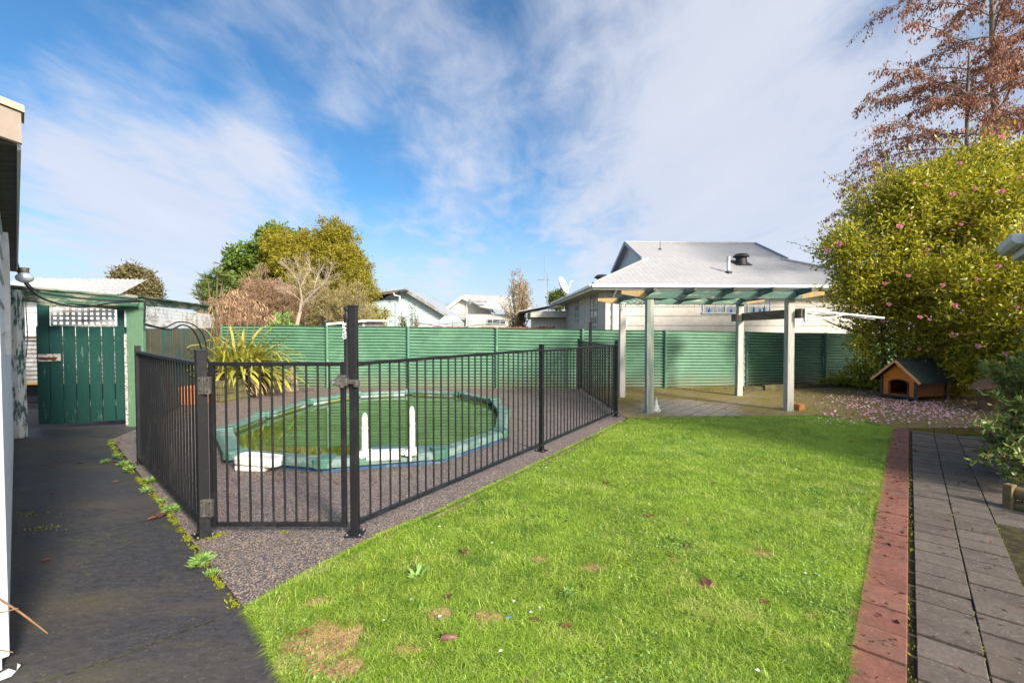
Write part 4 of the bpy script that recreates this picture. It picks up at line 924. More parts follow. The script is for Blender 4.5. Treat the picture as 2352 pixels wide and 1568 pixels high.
for (xf, xb_) in ((2.42, 2.38), (3.12, 3.08), (3.80, 3.76), (4.47, 4.46), (5.15, 5.15)):
    yf = 7.66 + 0.05 * xf * .6; yb = 10.62; th = 0.05
    a = Vector((xf, yf, 0)); b = Vector((xb_, yb, 0)); d = (b - a).normalized(); sx_ = Vector((d.y, -d.x, 0)) * th
    o = MB().extr([a + up * 2.155 - sx_ / 2, a + d * .38 + up * 2.115 - sx_ / 2, b + up * 2.115 - sx_ / 2, b + up * 2.225 - sx_ / 2, a + up * 2.225 - sx_ / 2], sx_).build('rafter', MT['perg_raft'], pg, bevel=0.003)
    MB().obox((a.x, a.y - .004, 2.19), (1, 0, 0), (0, 1, 0), 0.046, 0.006, 0.064).build('rafter_end', MT['grey_wood'], o)
m = MB()
for (xa, xb_) in ((2.42, 3.12), (3.12, 3.80), (3.80, 4.47), (4.47, 5.15)):
    m.tube(curve_pts([(xa, 9.3, 2.22), ((xa + xb_) / 2, 9.3, 2.10), (xb_, 9.3, 2.22)], 6), 0.02, 6)
tag(m.build('irrigation_hose', MT['cable'], smooth=True), 'black hose draped in loops over the pergola rafters', 'hose')
fl = empty('fairy_lights', (3.7, 9.95, 2.06), 'string of tiny clear fairy lights hanging under the rear pergola beam', 'fairy lights')
m = MB(); bl = MB(); px_ = 2.35
pts = []
while px_ < 5.2:
    pts.append(Vector((px_, 9.93 + (px_ - 2.35) * .08, 2.05 + random.uniform(-.012, .012)))); px_ += 0.12
m.tube(pts, 0.004, 4)
for i, p in enumerate(pts):
    hh = random.uniform(.02, .07); m.tube([p, p - up * hh], 0.003, 4); bl.lathe(p - up * hh, [(0.002, 0), (0.008, -.008), (0.007, -.03), (0.001, -.036)], 6)
for k in range(34):
    p = Vector((random.uniform(2.3, 2.75), random.uniform(8.2, 9.9), 2.04 + random.uniform(-.05, .03))); m.tube([p, p + Vector((random.uniform(-.1, .1), random.uniform(-.1, .1), .03))], 0.003, 4); bl.lathe(p, [(0.002, 0), (0.008, -.008), (0.007, -.03), (0.001, -.036)], 6)
m.build('cord', MT['cable'], fl); bl.build('bulbs', MT['white_paint'], fl)
# timber arm carrying the fold-down clothesline
MB().beam((5.20, 10.75, 1.78), (5.24, 8.22, 1.795), 0.05, 0.175).build('clothesline_rail', MT['grey_wood'], pg, bevel=0.004)
cl = empty('clothesline', (5.3, 8.3, 1.78), 'cream fold-down clothesline arms bolted to the pergola timber', 'clothesline')
MB().obox((5.285, 8.21, 1.76), (1, 0, 0), (0, 1, 0), 0.035, 0.05, 0.24).obox((5.31, 8.21, 1.68), (1, 0, 0), (0, 1, 0), 0.04, 0.05, 0.10).build('bracket', MT['gutter'], cl, bevel=0.006)
MB().tube([(5.31, 8.20, 1.845), (7.3, 8.95, 1.725)], 0.022, 10).build('arm', MT['gutter'], cl, smooth=True)
MB().tube([(5.31, 8.22, 1.79), (7.2, 9.05, 1.70)], 0.016, 10).build('arm', MT['grey_iron'], cl, smooth=True)
MB().tube([(5.31, 8.18, 1.67), (6.0, 8.42, 1.74), (6.2, 8.5, 1.78)], 0.012, 8).build('brace', MT['gutter'], cl, smooth=True)
MB().tube([(5.31, 8.18, 1.72), (5.55, 8.27, 1.81)], 0.012, 8).build('brace', MT['gutter'], cl, smooth=True)
pgn = at(1693, 727, 8.5)
tag(MB().obox(pgn, (1, 0, 0), (0, 1, 0), 0.018, 0.02, 0.05).obox(pgn + Vector((.035, 0, -.002)), (1, 0, .2), (0, 1, 0), 0.018, 0.02, 0.05).beam(pgn + Vector((-.012, 0, .032)), pgn + Vector((.05, 0, .032)), .006, .012).build('clothes_pegs', MT['dead_red'], bevel=.004), 'pair of dark red clothes pegs hanging below the grey timber rail', 'pegs')

# kennel ----------------------------------------------------------------
K0 = Vector((8.22, 10.06, 0)); K1 = Vector((8.41, 9.45, 0)); kx = (K1 - K0).normalized(); ky = Vector((0.945, 0.33, 0)).normalized(); W = (K1 - K0).length; LK = 1.0
kn = empty('dog_kennel', (K0 + K1) / 2, 'orange wooden dog kennel with arched doorway and dark pitched roof', 'kennel')
def kp_(a, b, z): return K0 + kx * a + ky * b + up * z
zf, ze, zr = 0.085, 0.50, 0.80
mid_ = W / 2; dw, dh0, dh1 = 0.17, 0.34, 0.415
arch = [(mid_ - dw, zf)] + [(mid_ - dw, dh0)] + [(mid_ - dw * math.cos(math.pi * i / 10), dh0 + (dh1 - dh0) * math.sin(math.pi * i / 10)) for i in range(1, 10)] + [(mid_ + dw, dh0), (mid_ + dw, zf)]
outer = [(0, zf), (0, ze), (mid_, zr), (W, ze), (W, zf)]
m = MB()
def strip(poly_a, poly_b):
    pass
left = [(0, zf), (0, ze), (mid_, zr)] + [arch[i] for i in range(6, -1, -1)]
right = [(W, zf), (W, ze), (mid_, zr)] + [arch[i] for i in range(6, len(arch))]
for pl in (left, right): m.extr([kp_(a, 0, z) for a, z in pl], ky * 0.02)
m.build('front_wall', MT['orange'], kn)
ar2 = [(mid_ + (a - mid_) * 1.16, zf + (z - zf) * 1.075) for a, z in arch]; m = MB()
for i in range(len(arch) - 1): m.extr([kp_(arch[i][0], -.012, arch[i][1]), kp_(arch[i + 1][0], -.012, arch[i + 1][1]), kp_(ar2[i + 1][0], -.012, ar2[i + 1][1]), kp_(ar2[i][0], -.012, ar2[i][1])], ky * 0.011)
m.build('door_trim', MT['kennel_grey'], kn)
m = MB()
m.extr([kp_(0, 0.02, zf), kp_(0, LK, zf), kp_(0, LK, ze), kp_(0, 0.02, ze)], kx * 0.018); m.extr([kp_(W - .018, 0.02, zf), kp_(W - .018, LK, zf), kp_(W - .018, LK, ze), kp_(W - .018, 0.02, ze)], kx * 0.018)
m.extr([kp_(0.02, LK - .02, zf), kp_(W - .02, LK - .02, zf), kp_(W - .02, LK - .02, ze), kp_(mid_, LK - .02, zr), kp_(.02, LK - .02, ze)], ky * 0.018)
m.build('side_wall', MT['brown_side'], kn)
MB().extr([kp_(0.02, 0.02, zf), kp_(W - .02, 0.02, zf), kp_(W - .02, LK - .02, zf), kp_(0.02, LK - .02, zf)], up * 0.015).build('floor_board', MT['orange'], kn)
for a in (-.012, W + .012):
    for b in (-.01, LK - .01):
        c = kp_(a, b, 0); MB().obox((c.x, c.y, 0.255), kx, ky, 0.05, 0.05, 0.51).build('corner_leg', MT['kennel_grey'], kn, bevel=0.003)
c0, c1 = kp_(0, -.012, .07), kp_(W, -.012, .07); MB().beam(c0, c1, 0.03, 0.04).build('front_skirt', MT['kennel_grey'], kn)
for sgn in (0, 1):
    ea = -.16 if sgn == 0 else W + .16; sl = (zr - ze) / mid_; zz = ze - .16 * sl + .03
    o = MB().extr([kp_(ea, -.14, zz), kp_(mid_, -.14, zr + .03), kp_(mid_, LK + .1, zr + .03), kp_(ea, LK + .1, zz)], up * 0.025).build('roof_panel', MT['kennel_roof'], kn)
    MB().beam(kp_(ea, -.15, zz + .004), kp_(mid_, -.15, zr + .034), 0.018, 0.045).build('roof_edge', MT['orange_trim'], o)
MB().beam(kp_(mid_, -.16, zr + .065), kp_(mid_, LK + .1, zr + .065), 0.06, 0.02).build('ridge_cap', MT['kennel_grey'], kn)

# small things on the paving
p = gr(1507, 944); so = empty('garden_spike_light', (p.x, p.y, 0), 'small white stepped plastic ornament by the front left pergola post', 'ornament')
MB().lathe((p.x, p.y, 0.0), [(0.085, 0), (0.085, 0.03), (0.06, 0.04), (0.055, 0.10), (0.03, 0.11), (0.024, 0.20), (0.02, 0.21), (0.001, 0.215)], 16).build('stand', MT['plastic_white'], so, smooth=True)
MB().lathe((p.x, p.y, 0.21), [(0.019, 0), (0.02, 0.03), (0.01, 0.05), (0.001, 0.052)], 12).build('cap', MT['lampglass'], so, smooth=True)
p = gr(1838, 942)
tag(MB().obox((p.x - .02, p.y, 0.06), (1, .3, 0), (-.3, 1, 0), 0.14, 0.12, 0.12).build('timber_offcut', MT['cut_wood'], bevel=.012), 'short orange cut log beside the front right pergola post', 'wood block')
tag(MB().obox((p.x - .10, p.y + .1, 0.10), (1, -.2, .2), (.2, 1, 0), 0.12, 0.08, 0.09).build('timber_offcut', MT['cut_wood'], bevel=.012), 'small orange wood offcut tilted against the log block', 'wood block')
m1 = gr(1745, 893); lab_s = ['mossy sleeper end lying under the fence by the peeling joint', 'two-block mossy sleeper on the paving under the fence', 'long low mossy sleeper running under the fence towards the kennel']
for (u0, v0_, u1, v1, hgt), lb_ in zip([(1705, 896, 1750, 897, .10), (1752, 896, 1820, 893, .13), (1826, 891, 1960, 886, .10)], lab_s):
    a = gr(u0, v0_); b = gr(u1, v1); tag(MB().beam((a.x, a.y, hgt / 2), (b.x, b.y, hgt / 2), 0.14, hgt).build('edging_sleeper', MT['sleeper'], bevel=.012), lb_, 'sleeper', 'sleepers under the back fence')

# raised bed, planter, statue ---------------------------------------------
B0 = Vector((-6.05, 9.35, 0)); B1 = Vector((-5.55, 11.55, 0)); bd = (B1 - B0).normalized(); bn = Vector((bd.y, -bd.x, 0))
rb = empty('raised_bed', B0, 'raised garden bed of stacked mossy sleepers behind the pool', 'raised bed')
for j in range(3):
    cut = (0.0, 0.48, 1.0) if j % 2 else (0.0, 0.62, 1.0)
    for a, b in zip(cut, cut[1:]):
        MB().beam(B0.lerp(B1, a) + bd * .004 + up * (.075 + .146 * j) - bn * (.01 * j), B0.lerp(B1, b) - bd * .004 + up * (.075 + .146 * j) - bn * (.01 * j), 0.10, 0.14).build('sleeper', MT['sleeper'], rb, bevel=.012)
for j in range(3): MB().beam(B0 - bn * .06 + up * (.075 + .146 * j), B0 - bn * 1.5 + bd * .4 + up * (.075 + .146 * j), 0.10, 0.14).build('sleeper', MT['sleeper'], rb, bevel=.012)
MB().prism([(B0.x - .04, B0.y + .06), (B1.x - .06, B1.y), (-7.6, 11.8), (-7.2, 9.9)], -0.02, 0.36).build('bed_soil', MT['soil'], rb)
pc = Vector((-6.36, 9.12, 0)); tr = empty('trough_planter', pc, 'orange terracotta planter standing at the corner of the raised bed', 'planter')
m = MB()
def ring(s, z): return [(pc.x + s * a * .235, pc.y + s * b * .17, z) for a, b in ((-1, -1), (1, -1), (1, 1), (-1, 1))]
m.add(ring(.86, .004) + ring(.97, .30) + ring(1.06, .30) + ring(1.06, .36) + ring(.93, .36) + ring(.90, .28), [(3, 2, 1, 0)] + [(4 * k + i, 4 * k + (i + 1) % 4, 4 * k + 4 + (i + 1) % 4, 4 * k + 4 + i) for k in range(5) for i in range(4)] + [(20, 21, 22, 23)])
m.build('pot', MT['terracotta'], tr, bevel=.012)
# seated stone figure
sp_ = Vector((-5.42, 11.15, 0.0)); stt = empty('stone_statue', sp_, 'small lichened stone statue of a seated figure at the end of the raised bed', 'statue')
def skin_obj(name, verts, edges, radii, mat, parent, sub=2, root=0):
    me = bpy.data.meshes.new(name); me.from_pydata([tuple(v) for v in verts], edges, []); o = link(name, me, mat, parent)
    md = o.modifiers.new('skin', 'SKIN'); md.use_smooth_shade = True
    for i, r in enumerate(radii): me.skin_vertices[0].data[i].radius = (r, r) if not hasattr(r, '__len__') else r
    me.skin_vertices[0].data[root].use_root = True
    s = o.modifiers.new('subsurf', 'SUBSURF'); s.levels = sub; s.render_levels = sub; return o
S = lambda x, y, z: sp_ + Vector((x, y, z))
vv = [S(0, 0, .22), S(0, -.005, .32), S(0, 0, .42), S(0, 0, .475), S(0, -.01, .53), S(0, -.005, .575), S(.11, -.01, .41), S(.145, -.04, .31), S(.06, -.11, .25), S(-.11, -.01, .41), S(-.145, -.04, .31), S(-.06, -.11, .25), S(.16, -.06, .21), S(.02, -.15, .20), S(-.16, -.06, .21), S(-.02, -.16, .19)]
ee = [(0, 1), (1, 2), (2, 3), (3, 4), (4, 5), (2, 6), (6, 7), (7, 8), (2, 9), (9, 10), (10, 11), (0, 12), (12, 13), (0, 14), (14, 15)]
rr = [.10, .095, .085, .035, .062, .05, .045, .036, .028, .045, .036, .028, .058, .04, .058, .04]
skin_obj('figure', vv, ee, rr, MT['stone'], stt)
MB().lathe(S(0, -.03, 0), [(0.19, 0.002), (0.19, 0.05), (0.16, 0.06), (0.15, 0.12), (0.19, 0.135), (0.19, 0.165)], 14).build('plinth', MT['stone'], stt, smooth=True)
m = MB()
for k in range(26):
    a = k * 2.4; r_ = .062 * math.sqrt(1 - ((k % 13) / 13) ** 2 * .8); zz = .555 + .05 * (k % 13) / 13
    c = S(r_ * math.cos(a), r_ * math.sin(a), zz); m.lathe(c, [(0.001, -.012), (0.012, 0), (0.001, .012)], 6)
m.build('hair', MT['stone'], stt, smooth=True)

# timber edging at the near right
p = gr(2318, 1165); te = empty('log_edging', (p.x, p.y, 0), 'round timber rail edging with a short post by the paver path', 'garden edging')
MB().obox((p.x, p.y, 0.075), (1, .3, 0), (-.3, 1, 0), 0.075, 0.06, 0.25).build('post', MT['log'], te, bevel=.006)
q = Vector((p.x + .05, p.y - .02, 0.13)); MB().tube([q, q + Vector((.25, -.75, -.01))], 0.055, 12).build('rail', MT['log'], te, smooth=True)
MB().tube([q + up * -.11, q + Vector((.25, -.75, -.12))], 0.05, 12).build('rail', MT['log'], te, smooth=True)

# own house on the right: eave corner in the picture, the unseen rest shaped for its shadows
EC = Vector((5.76, 5.24, 0)); hr = empty('bungalow', EC, 'white guttered house eave reaching in at the right edge', 'house')
ez = 2.43; WA = 0.98; bk = EC - A * WA
def eb(a, b, z): return EC - A * a + Bp * b + up * z
MB().prism([tuple(eb(a, b, 0).xy) for a, b in ((.4, .5), (WA, .5), (WA, 2.2), (.4, 2.2))], 0, ez - .16).prism([tuple(eb(a, b, 0).xy) for a, b in ((.3, 2.2), (1.9, 2.2), (1.9, 8), (.3, 8))], 0, 3.4).prism([tuple(eb(a, b, 0).xy) for a, b in ((-3.4, 4.0), (.28, 4.0), (.28, 8), (-3.4, 8))], 0, 3.2).build('wall', MT['cream2'], hr)  # tall block and wing out of frame, added to shade fence and bush
MB().extr([eb(0, .02, ez - .15), eb(WA, .02, ez - .15), eb(WA, 2.2, ez - .15), eb(0, 2.2, ez - .15)], (0, 0, 0.02)).build('soffit', MT['white_paint'], hr)
m = MB(); m.beam(eb(0, 0, ez - .06), eb(WA, 0, ez - .06), 0.03, 0.17); m.beam(eb(0, 0, ez - .06), eb(0, 2.3, ez - .06), 0.03, 0.17); m.build('fascia', MT['white_paint'], hr)
m = MB(); gq = EC - Bp * .075 + A * .06; prof = [(-.06, .055), (-.055, -.02), (-.02, -.06), (.045, -.06), (.052, .04)]
m.extr([gq + Bp * a + up * (ez + b - .01) for a, b in prof], -A * WA); m.build('gutter', MT['white_paint'], hr, bevel=.01)
m = MB(); m.extr([eb(0, -.02, ez + .045), eb(WA, -.02, ez + .045), eb(WA, 2.2, 3.45), eb(0, 2.2, 3.45)], up * .02)
m.extr([eb(-3.7, 3.7, 3.2), eb(-3.7, 6.0, 4.3), eb(-3.7, 8.3, 3.2)], -A * 3.6); m.extr([eb(-.05, 2.0, 3.38), eb(-.05, 3.6, 6.1), eb(-.05, 8.2, 3.4)], -A * 2.1); m.build('roof', MT['roof_grey'], hr)  # wing roof and tall ridge, unseen, shaped to cast shade

# ------------------------------------------------------------------ the house over the back fence
HA = R(2.4); hx = Vector((math.cos(HA), math.sin(HA), 0)); hy = Vector((-math.sin(HA), math.cos(HA), 0)); H0 = Vector((2.74, 15.4, 0))
def hp(a, b, z): return H0 + hx * a + hy * b + up * z
nb = empty('neighbour_house', H0, 'cream single storey house with light grey hipped roof behind the back fence', 'house')
LX, LY, ZE, ZR, OV = 11.2, 10.4, 2.98, 5.38, 0.62
# walls in courses of wide boards
def courses(p, q, z0, z1, mat, name, pitch=0.33):
    siding(p, q, z0, z1, pitch, 0.028).build(name, mat, nb)
courses(hp(OV, OV, 0), hp(LX - OV, OV, 0), 0.0, ZE - .10, MT['cream'], 'front_wall')
courses(hp(OV, LY - OV, 0), hp(OV, OV, 0), 0.0, ZE - .10, MT['cream'], 'side_wall')
MB().obox(hp(OV - .01, OV - .01, 1.44), hx, hy, 0.09, 0.09, 2.88).build('corner_trim', MT['cream2'], nb)
MB().extr([hp(.03, .03, ZE - .12), hp(LX - .03, .03, ZE - .12), hp(LX - .03, LY - .03, ZE - .12), hp(.03, LY - .03, ZE - .12)], up * .02).build('soffit', MT['cream2'], nb)
m = MB(); m.beam(hp(0, 0, ZE - .04), hp(LX, 0, ZE - .04), .03, .18); m.beam(hp(0, 0, ZE - .04), hp(0, LY, ZE - .04), .03, .18); m.build('fascia', MT['gutter'], nb)
m = MB(); m.beam(hp(-.06, -.07, ZE - .01), hp(LX, -.07, ZE - .01), .12, .10); m.beam(hp(-.07, -.01, ZE - .01), hp(-.07, LY, ZE - .01), .12, .10); m.build('gutter', MT['gutter'], nb, bevel=.012)
MB().tube([hp(OV + .22, -.02, ZE - .06), hp(OV + .22, OV - .08, ZE - .30), hp(OV + .22, OV - .06, 0)], .04, 8).build('downpipe', MT['gutter'], nb, smooth=True)
g0, gz = 2.9, 2.98 + 2.9 * .47
ZR = ZE + .46 * LY / 2
def rz_(b): return ZE + .05 + (ZR - ZE) * b / (LY / 2)
gx_l, gx_r = 2.85, LX - 2.85; gb = 2.85
def ribs(name, quad, pitch=0.19): V, F = roof_corr(*quad, pitch, 0.014); return np_mesh(name, V, F, MT['roof_grey'], nb, smooth=False)
# front slope: lower trapezium, then upper rectangle up to the ridge between the two gablets
def slope_front(sgn):
    y = (lambda b: b) if sgn > 0 else (lambda b: LY - b)
    nn = int(LX / .19 * 4); V = []; F = []
    for i in range(nn + 1):
        a = LX * i / nn; top = LY / 2 if gx_l - .25 <= a <= gx_r + .25 else (a if a < LX / 2 else LX - a)
        dz = .007 * math.cos(2 * math.pi * i / 4)
        for b in (0, top): p = hp(a, y(b), rz_(b) + dz); V.append(tuple(p))
    for i in range(nn):
        F.append((2 * i, 2 * i + 2, 2 * i + 3, 2 * i + 1) if sgn > 0 else (2 * i + 1, 2 * i + 3, 2 * i + 2, 2 * i))
    np_mesh('roof', np.array(V), np.array(F), MT['roof_grey'], nb)
slope_front(1); slope_front(-1)
for side in (0, 1):
    xx = (lambda a: a) if side == 0 else (lambda a: LX - a)
    MB().add([hp(xx(0), 0, rz_(0)), hp(xx(gb), gb, rz_(gb)), hp(xx(gb), LY - gb, rz_(gb)), hp(xx(0), LY, rz_(0))], [(0, 1, 2, 3)]).build('hip_roof', MT['roof_grey'], nb)
    MB().add([hp(xx(gb - .02), gb, rz_(gb)), hp(xx(gb - .02), LY / 2, rz_(LY / 2) - .02), hp(xx(gb - .02), LY - gb, rz_(gb))], [(0, 1, 2)]).build('gablet', MT['white_paint'], nb)
    m = MB(); m.beam(hp(xx(gb - .27), gb, rz_(gb) + .0), hp(xx(gb - .27), LY / 2, rz_(LY / 2)), .04, .16); m.beam(hp(xx(gb - .27), LY - gb, rz_(gb)), hp(xx(gb - .27), LY / 2, rz_(LY / 2)), .04, .16); m.build('barge_board', MT['roof_blue'], nb)
    m = MB(); m.tube([hp(xx(0), 0, rz_(0) + .03), hp(xx(gb), gb, rz_(gb) + .03)], .05, 8); m.build('hip_capping', MT['roof_grey'], nb, smooth=True)
MB().tube([hp(gx_l - .27, LY / 2, rz_(LY / 2) + .02), hp(gx_r + .27, LY / 2, rz_(LY / 2) + .02)], .06, 8).build('ridge_capping', MT['roof_grey'], nb, smooth=True)
def on_roof(u, v):
    # where the view ray through (u, v) meets the front roof plane
    lo, hi = 14.0, 21.0
    for _ in range(40):
        mid = (lo + hi) / 2; p = at(u, v, mid); b = (p - H0).dot(hy)
        if p.z > rz_(b): lo = mid
        else: hi = mid
    return at(u, v, hi)
p = on_roof(1673, 626); MB().lathe(p, [(0.13, -.05), (0.12, .03), (0.075, .06)], 12).build('pipe_flashing', MT['dark'], nb, smooth=True); MB().lathe(p + up * .04, [(0.06, 0), (0.06, .50), (0.068, .505), (0.068, .55), (.001, .552)], 14).build('vent_pipe', MT['white_paint'], nb, smooth=True)
p = on_roof(1702, 605); MB().lathe(p, [(0.24, -.08), (0.22, .10), (0.19, .22), (0.30, .25), (0.30, .29), (0.20, .37), (0.001, .40)], 18).build('turbine_vent', MT['dark'], nb, smooth=True)
MB().obox(p + up * .02, hx, (hy + up * .46), .62, .6, .02).build('vent_flashing', MT['dark'], nb)
p = on_roof(1516, 573); MB().lathe(p, [(0.07, -.02), (0.05, .05), (0.012, .06), (0.012, .36), (.001, .37)], 8).build('roof_spike', MT['dark'], nb)
p = at(1382, 640, 18.6); MB().lathe(p - up * .22, [(0.24, -.08), (0.22, .10), (0.19, .22), (0.30, .25), (0.30, .29), (0.20, .37), (0.001, .40)], 18).build('turbine_vent', MT['dark'], nb, smooth=True)
def window(parent, c, ax, nr, w_, h_, glass='glass', mull=(0,), fr=.05, mat='white_paint'):
    c = Vector(c); f = MB()
    f.obox(c + up * (h_ / 2) + nr * .01, ax, nr, w_ + fr, .05, fr).obox(c - up * (h_ / 2) + nr * .02, ax, nr, w_ + fr + .06, .08, fr)
    for a in (-w_ / 2, w_ / 2, *mull): f.obox(c + ax * a + nr * .01, ax, nr, fr, .05, h_ - fr)
    o = f.build('window', MT[mat], parent); MB().obox(c, ax, nr, w_, .02, h_).build('pane', MT[glass], o); return o
nrm_f = -hy; nrm_s = -hx
wv_ = at(1690, 698, 16.3); a_ = (wv_ - H0).dot(hx)
wo_ = window(nb, hp(a_, OV - .012, 2.36), hx, nrm_f, 2.45, .56, 'curtain', (-.42, .40))
m = MB()
for k, (dx, hh) in enumerate([(-1.0, .18), (-.2, .14), (.05, .2), (.62, .22), (.85, .15), (1.0, .24)]): m.lathe(hp(a_ + dx, OV - .03, 2.10), [(.035, 0), (.035, hh * .7), (.015, hh * .8), (.015, hh)], 8)
m.build('bottles', MT['blue_obj'], wo_)
for (u, va, vb, dep, w_) in ((1375, 668, 762, 2.6, 1.25), (1323, 690, 740, 6.2, .95)):
    y = H0.y + dep; pa = at(u, va, y); pb = at(u, vb, y); window(nb, hp(OV - .012, dep, max(.8, (pa.z + pb.z) / 2)), hy, nrm_s, w_, abs(pa.z - pb.z), 'curtain', (0,))
# lean-to further back on its left
m = MB().box(1.2, 3.0, 25.2, 29, 0, 2.15); m.build('lean_to_wall', MT['cream2'], nb)
MB().box(1.0, 3.0, 24.6, 29.4, 2.16, 2.50).build('lean_to_fascia', MT['cream2'], nb, bevel=.01)
m = MB(); m.extr([(.4, 24.3, 2.45), (3.0, 24.3, 2.95), (3.0, 24.3, 3.0), (.4, 24.3, 2.5)], (0, 5, 0)); m.build('lean_to_roof', MT['roof_blue'], nb)
dsh = at(1294, 655, 19.5); ds = empty('satellite_dish', dsh, 'white satellite dish mounted on the neighbour house eave', 'satellite dish')
dn = Vector((0.72, -0.42, 0.35)).normalized(); xs = dn.cross(up).normalized(); ys = xs.cross(dn)
V = []; F = []
for i in range(7):
    r = .36 * i / 6; dpt = .16 * (r / .36) ** 2
    for k in range(20): a = 2 * math.pi * k / 20; V.append(tuple(dsh + xs * r * math.cos(a) + ys * r * 1.1 * math.sin(a) + dn * (dpt - .12)))
for i in range(6):
    for k in range(20): F.append((i * 20 + k, i * 20 + (k + 1) % 20, (i + 1) * 20 + (k + 1) % 20, (i + 1) * 20 + k))
dd = np_mesh('dish', V, F, MT['gutter'], ds, smooth=True); so_ = dd.modifiers.new('solid', 'SOLIDIFY'); so_.thickness = .012
MB().tube([dsh - ys * .36, dsh + dn * .38 - ys * .05], .014, 6).obox(dsh + dn * .40 - ys * .03, dn, xs, .14, .06, .06).build('feed_arm', MT['gutter'], ds)
MB().tube([dsh - dn * .12, dsh - dn * .14 - up * .32, dsh + Vector((.12, .1, -.52))], .025, 8).build('mount', MT['latch'], ds)
an = at(1258, 700, 26); aa = empty('tv_aerial', an, 'thin rooftop television aerial on a pole left of the cream house', 'aerial')
MB().tube([an, an + up * 1.75], .022, 6).build('pole', MT['grey_iron'], aa)
m = MB(); m.beam(an + Vector((-.55, 0, 1.42)), an + Vector((.1, 0, 1.42)), .03, .03)
for k in range(7): m.beam(an + Vector((-.55 + k * .1, -.25, 1.42)), an + Vector((-.55 + k * .1, .25, 1.42)), .012, .012); m.beam(an + Vector((-.55 + k * .1, 0, 1.34)), an + Vector((-.55 + k * .1, 0, 1.50)), .012, .012)
m.tube([an + Vector((-.2, 0, 1.4)), an + Vector((-.2, 0, 3.1))], .010, 5)
m.build('aerial_elements', MT['grey_iron'], aa)

# two gabled houses further off
def gable_house(name, label, Y, pk, el, er, mat, roof, depth=9, side=None):
    """pk, el, er: picture points of gable peak, left eave, right eave at distance Y"""
    P_, L_, R_ = at(*pk, Y), at(*el, Y), at(*er, Y); b = empty(name, (P_.x, Y, 0), label, 'house', 'gabled houses beyond the fence')
    m = MB(); z = 0.0
    def xl(z): return L_.x + (P_.x - L_.x) * max(0, (z - L_.z)) / (P_.z - L_.z)
    def xr(z): return R_.x + (P_.x - R_.x) * max(0, (z - R_.z)) / (P_.z - R_.z)
    while z < P_.z - .06:
        z2 = min(z + .21, P_.z - .04); m.add([(xl(z), Y - .022, z), (xr(z), Y - .022, z), (xr(z2), Y - .003, z2), (xl(z2), Y - .003, z2), (xl(z), Y, z), (xr(z), Y, z)], [(0, 1, 2, 3), (4, 5, 1, 0)]); z = z2
    m.build('gable_wall', mat, b)
    MB().prism([(L_.x + .02, Y + .02), (R_.x - .02, Y + .02), (R_.x - .02, Y + depth), (L_.x + .02, Y + depth)], 0, min(L_.z, R_.z)).build('wall', mat, b)
    for q in (L_, R_):
        d = (q - P_); e = P_ + d * 1.05
        MB().extr([P_ + Vector((0, -.45, .03)), e + Vector((0, -.45, .03)), e + Vector((0, -.45, .15)), P_ + Vector((0, -.45, .15))], (0, depth + .9, 0)).build('roof', roof, b)
        MB().beam(P_ + Vector((0, -.47, -.03)), e + Vector((0, -.47, -.03)), .03, .20).build('barge_board', MT['gutter'] if roof is MT['roof_grey'] else MT['grey_iron'], b)
    return b
bh = gable_house('gabled_house', 'pale blue weatherboard house with steep gable beside the golden tree', 30, (930, 664), (870, 701), (1036, 728), MT['blue_white'], MT['roof_blue'])
# projecting left bay with its own roof
pL, pR = at(845, 676, 28.6), at(918, 668, 28.6)
MB().prism([(pL.x + .1, 28.9), (at(905, 700, 28.9).x, 28.9), (at(905, 700, 28.9).x, 30.2), (pL.x + .1, 30.2)], 0, 3.35).build('bay', MT['blue_white'], bh)
MB().extr([at(842, 690, 28.4), at(868, 672, 28.4), at(930, 664, 28.4) + up * .0, at(930, 660, 28.4), at(866, 667, 28.4), at(838, 690, 28.4)], (0, 5, 0.0)).build('bay_roof', MT['roof_blue'], bh)
MB().beam(at(866, 676, 28.3), at(912, 670, 28.3), .1, .1).build('gutter', MT['bark_brown'], bh)
MB().tube([at(903, 670, 28.3), at(906, 678, 28.3), at(918, 680, 28.6), at(918, 745, 28.6)], .05, 8).build('downpipe', MT['gutter'], bh)
window(bh, at(902, 741, 29.96), Vector((1, 0, 0)), Vector((0, -1, 0)), .55, .55, 'curtain', (0,), .05); window(bh, at(956, 741, 29.96), Vector((1, 0, 0)), Vector((0, -1, 0)), .36, .5, 'curtain', (), .05)
ch = gable_house('gabled_house', 'cream weatherboard house with pale roof behind the white canopy', 38, (1062, 683), (1016, 718), (1128, 712), MT['cream2'], MT['roof_grey'])
q0, q1 = at(1062, 682, 38.5), at(1160, 690, 38.5)
MB().extr([(q0.x, 38, q0.z + .12), (q1.x + 1.5, 38, q1.z + .25), (q1.x + 2.6, 36.6, 2.5), (q0.x + 1.6, 36.6, 3.3)], (0, 0, .06)).build('roof', MT['roof_grey'], ch)
MB().prism([(at(1075, 700, 37).x, 37.2), (at(1150, 700, 37).x + 1, 37.2), (at(1150, 700, 37).x + 1, 39), (at(1075, 700, 37).x, 39)], 0, 2.75).build('front_wing', MT['cream2'], ch)
MB().beam(at(1072, 692, 36.4), at(1118, 693, 36.4), .12, .12).build('gutter', MT['grey_iron'], ch)
MB().tube([at(1083, 692, 36.4), at(1080, 697, 36.5), at(1072, 700, 36.9), at(1072, 750, 36.9)], .05, 8).build('downpipe', MT['gutter'], ch)
window(ch, at(1140, 739, 37.15), Vector((1, 0, 0)), Vector((0, -1, 0)), 1.5, .4, 'glass', (-.3, .3), .05)
